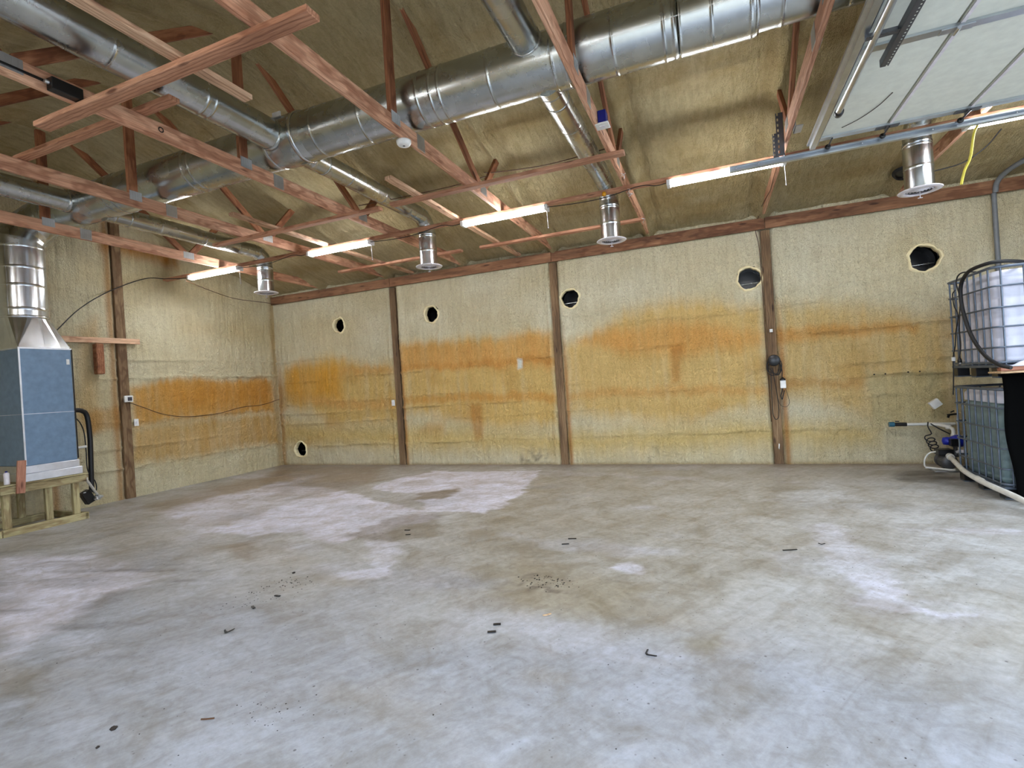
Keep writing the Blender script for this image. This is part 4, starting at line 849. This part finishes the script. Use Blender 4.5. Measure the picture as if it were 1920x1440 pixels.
t = thing('hose_tap', 'black hose tap on a white pipe beside the tote', 'tap', (2.92, 8.42, .66)); G().cyl((2.955, 8.43, .05), (2.955, 8.43, .69), .014, 12).part('pipe_run', 'pvc', t); G().obox((2.95, 8.42, .675), (2.84, 8.40, .665), .022, .022).obox((2.86, 8.40, .67), (2.84, 8.395, .63), .02, .02).obox((2.87, 8.39, .70), (2.91, 8.39, .72), .014, .012).part('tap_body', 'black', t)
PX, PY = 2.66, 7.98
t = thing('water_pump', 'grey electric water pump with a black box and blue pressure switch', 'pump', (PX, PY, 0))
G().box((PX-.16, PY-.10, 0), (PX+.16, PY+.10, .018)).part('base_plate', 'plate', t, .003)
G().lathe((PX, PY, .125), [(0, -.13), (.06, -.13), (.078, -.115), (.082, -.10), (.082, .05), (.07, .07), (.07, .08), (.092, .085), (.092, .12), (.05, .15), (0, .15)], 28, 'y').part('motor', 'motor', t)
for k in range(10): a = 2*math.pi*k/10; c, s = math.cos(a), math.sin(a); G().obox((PX+.084*c, PY-.09, .125+.084*s), (PX+.084*c, PY+.04, .125+.084*s), .008, .014, (c, 0, s)).part('cooling_fin', 'motor', t)
G().box((PX-.10, PY-.07, .205), (PX+.06, PY+.08, .275)).part('terminal_box', 'black', t, .006)
G().box((PX-.05, PY-.03, .018), (PX+.05, PY+.03, .06)).part('foot', 'motor', t, .004)
G().lathe((PX+.09, PY-.02, .23), [(0, -.05), (.03, -.05), (.03, -.01), (.022, 0), (.022, .07), (.03, .075), (.03, .1), (0, .1)], 18).part('outlet', 'motor', t)
G().lathe((PX+.135, PY+.03, .375), [(0, -.08), (.045, -.075), (.075, -.045), (.085, -.01), (.085, .02), (.07, .05), (.03, .07), (0, .072)], 24).part('pressure_switch', 'blue', t)
G().box((PX+.02, PY-.10, .32), (PX+.10, PY-.02, .41)).part('switch_box', 'black', t, .006); G().lathe((PX+.03, PY+.02, .375), [(0, -.05), (.05, -.045), (.06, 0), (.05, .04), (0, .05)], 18).part('gauge_housing', 'blue', t)
G().lathe((PX+.13, PY-.08, .25), [(0, -.02), (.03, -.02), (.03, .02), (0, .02)], 14, 'y').cyl((PX+.09, PY-.03, .24), (PX+.16, PY-.06, .26), .02, 12).part('union', 'enamel', t)
wire('white_tube', [(PX-.10, PY+.02, .24), (PX-.17, PY+.02, .22), (PX-.215, PY+.02, .15), (PX-.225, PY+.02, .08), (PX-.22, PY+.02, .05)], .010, 'pvc', 'white tube curling from the pump to the floor', 'pipe')
wire('floor_tube', [(PX-.22, PY+.02, .04), (PX-.14, PY+.0, .032), (PX-.02, PY-.11, .032), (PX+.04, PY-.12, .032)], .014, 'pvc', 'short white pipe lying in front of the pump base', 'pipe', n=4)
t = thing('coiled_cable', 'coiled black cord hung between the wall pipe and the pump', 'cable', (2.6, 8.3, .4))
G().sweep(curve_pts([(2.61, 8.35, .585), (2.60, 8.33, .52), (2.63, 8.32, .43)] + [(2.59+.05*math.cos(a)+.008*a/3, 8.30, .40+.035*math.sin(a)-.011*a/1.5) for a in [q*.8 for q in range(3, 30)]] + [(2.68, 8.2, .24), (2.66, 8.1, .26)], 3), .007, 8).part('cord', 'rubber', t)
wire('pump_lead', [(2.64, 8.36, .56), (2.72, 8.3, .49), (2.80, 8.1, .42), (2.88, 8.0, .38), (2.92, 7.8, .25)], .008, 'rubber', 'black lead slanting from the wall pipe behind the blue pressure switch')
t = thing('suction_pipe', 'white plastic pipe running across the floor from the pump along the totes', 'pipe', (2.6, 7.2, .03))
G().sweep([(2.66, 7.88, .20), (2.645, 7.80, .197)], .040, 16).part('socket', 'pvc', t)
G().sweep(curve_pts([(2.65, 7.84, .20), (2.575, 7.45, .18), (2.50, 7.0, .16), (2.475, 6.5, .14), (2.51, 6.0, .11), (2.53, 5.5, .06), (2.54, 5.1, .03)], 5), .027, 14).part('pipe_run', 'pvc', t)
G().sweep([(2.487, 6.72, .149), (2.480, 6.60, .144)], .032, 14).part('coupling', 'pvc', t)

# ------------------------------------------------------------------ litter on the slab
def strip(x, y, L, w_, a, lb, bend=.0, mat='black', nm='plastic_strip', cat='debris'):
    c, s = math.cos(a), math.sin(a); g = G(); n_ = 6; vs = []
    for k in range(n_+1):
        u = (k/n_-.5)*L; off = bend*(abs(k/n_-.4))*L; px_, py_ = x+u*c-off*s, y+u*s+off*c; zz = .006+.012*abs(bend)*abs(k/n_-.5)
        for q in (-1, 1): vs += [(px_-q*s*w_/2, py_+q*c*w_/2, zz-.0025), (px_-q*s*w_/2, py_+q*c*w_/2, zz+.0025)]
    for k in range(n_):
        b = k*4; vs_ = b+4; g.f += [(b+1, b+3, vs_+3, vs_+1), (b, vs_, vs_+2, b+2), (b, b+1, vs_+1, vs_), (b+2, vs_+2, vs_+3, b+3)]; g.sm += [False]*4
    g.v = vs; g.f += [(0, 2, 3, 1), (n_*4, n_*4+1, n_*4+3, n_*4+2)]; g.sm += [False]*2
    return tag(g.part(nm, mat, origin=(x, y, 0)), lb, cat)
strip(-2.937, 2.276, .055, .016, .3, 'bent black plastic strip alone on the bare slab', 1.0)
strip(-3.091, 2.611, .05, .016, -.5, 'black plastic strip below the patch of dark crumbs'); strip(-3.077, 2.81, .05, .014, .0, 'flat black plastic strip just under the dark crumbs')
strip(-1.308, 2.795, .045, .018, .35, 'upper of the two short black strips side by side'); strip(-1.301, 2.70, .05, .018, .4, 'lower of the two short black strips side by side')
strip(-.412, 2.672, .07, .010, -1.0, 'curved thin black strip nearest the bare middle of the slab', .9)
strip(-1.29, 4.49, .075, .014, .2, 'upper thin black strip mid slab'); strip(-1.31, 4.33, .065, .012, .35, 'lower thin black strip mid slab')
strip(.471, 4.50, .11, .012, .35, 'long thin black strip lying alone toward the door side'); strip(.72, 4.68, .05, .008, -.1, 'tiny black twig next to the long thin strip', .6)
strip(-1.05, 2.985, .055, .010, .7, 'pale wood sliver on the slab', .1, 'ply', 'wood_sliver'); strip(-2.25, 1.62, .06, .005, .4, 'thin rusty nail on the near slab', .05, 'brown', 'nail')
strip(-3.05, 4.48, .06, .016, .1, 'black strip on the scuffed grey patch'); strip(-2.95, 4.34, .05, .014, .3, 'second black strip on the scuffed patch, nearer')
def lump(x, y, r, lb, nm='dirt_clod'):
    bm = bmesh.new(); bmesh.ops.create_icosphere(bm, subdivisions=2, radius=r); rr = random.Random(int(x*100))
    for v_ in bm.verts: v_.co *= 1+rr.uniform(-.18, .18); v_.co.z = max(v_.co.z*.6, -r*.3)+r*.3
    g = G().add([(v_.co.x+x, v_.co.y+y, v_.co.z) for v_ in bm.verts], [[q.index for q in f_.verts] for f_ in bm.faces], True); bm.free(); return tag(g.part(nm, 'grit', origin=(x, y, 0)), lb, 'debris')
lump(-2.629, 1.448, .014, 'dark dirt clod nearest the bottom of the view'); lump(-2.56, 1.345, .008, 'small dark crumb beside the nearest dirt clod'); lump(-3.33, 3.22, .013, 'dark clod at the head of the crumb patch')
g = G(); rr = random.Random(5)
def speck(x, y, r):
    a = rr.uniform(0, 3); n_ = 5; vs = [(x+r*math.cos(a+k*6.283/n_)*rr.uniform(.6, 1.2), y+r*math.sin(a+k*6.283/n_)*rr.uniform(.6, 1.2), .0005) for k in range(n_)]+[(x, y, r*.6)]
    g.add(vs, [(k, (k+1) % n_, n_) for k in range(n_)])
for _ in range(60): speck(rr.gauss(-3.2, .10), rr.gauss(3.02, .10), rr.uniform(.002, .008))
for _ in range(40): speck(rr.gauss(-3.2, .16), rr.gauss(2.72, .10), rr.uniform(.002, .006))
for _ in range(70): speck(rr.gauss(-1.2, .10), rr.gauss(3.5, .07), rr.uniform(.003, .009))
for _ in range(40): speck(rr.gauss(-2.0, .10), rr.gauss(1.75, .08), rr.uniform(.001, .005))
for _ in range(420): speck(rr.uniform(-7, 2), 1+7*rr.random()**1.3, rr.uniform(.001, .005))
o = g.part('floor_grit', 'grit'); tag(o, 'dark crumbs and grit scattered over the slab', 'grit'); o['kind'] = 'stuff'

# twists of tie wire stuck in the blue box truss
TW = ['wire tie near the strapping end on the blue box truss', 'wire tie below the strapping on the blue box truss', 'wire tie where the light strapping crosses the blue box truss', 'wire tie nearest the wall on the blue box truss']
for (y, z), lb in zip(((5.72, 3.70), (6.20, 3.66), (6.05, 3.63), (7.40, 3.66)), TW):
    x = -.80; t = thing('wire_tie', lb, 'wire tie', (x, y, z)); rr = random.Random(int(y*10))
    G().sweep(curve_pts([(x+rr.uniform(-.02, .03), y+rr.uniform(-.03, .03), z-.012*k+rr.uniform(-.01, .01)) for k in range(7)], 4), .003, 6).part('twist', 'foil', t); t['group'] = 'wire ties on the truss'
t = thing('duct_tag', 'small white tag clipped to the overhead branch duct', 'tag', (-.90, 3.02, 3.86))
G().box((-.905, 2.99, 3.86), (-.855, 3.04, 3.885)).part('tag_body', 'white', t, .003); G().cyl((-.88, 3.01, 3.82), (-.88, 3.01, 3.86), .008, 8).part('clip', 'foil', t)

# ------------------------------------------------------------------ groups of repeats
GR = dict(roof_truss='roof trusses across the room', wall_post='wall posts set in the foam', header_board='header boards along the top of the wall', strapping_board='strapping boards nailed under the trusses',
          nailer_board='pale lumber between the trusses', strip_light='strip lights in two rows', vent_duct='branch ducts with vent drops', branch_duct='branch ducts over the camera side', vent_hole='holes cut in the wall foam',
          water_tote='stacked water totes', plastic_strip='black strips on the slab', extension_cord='cords between the strip lights', light_switch='wall switches', wall_wire='wires along the wall and chords', wall_clip='clips on the wall post',
          tote_cable='cables on the tote cage', web_wire='wires between the trusses', dirt_clod='dirt clods on the slab', screw='screws in the foam patch')
for o in list(bpy.data.objects):
    k = o.name.split('.')[0]
    if o.parent is None and k in GR and 'label' in o: o['group'] = GR[k]
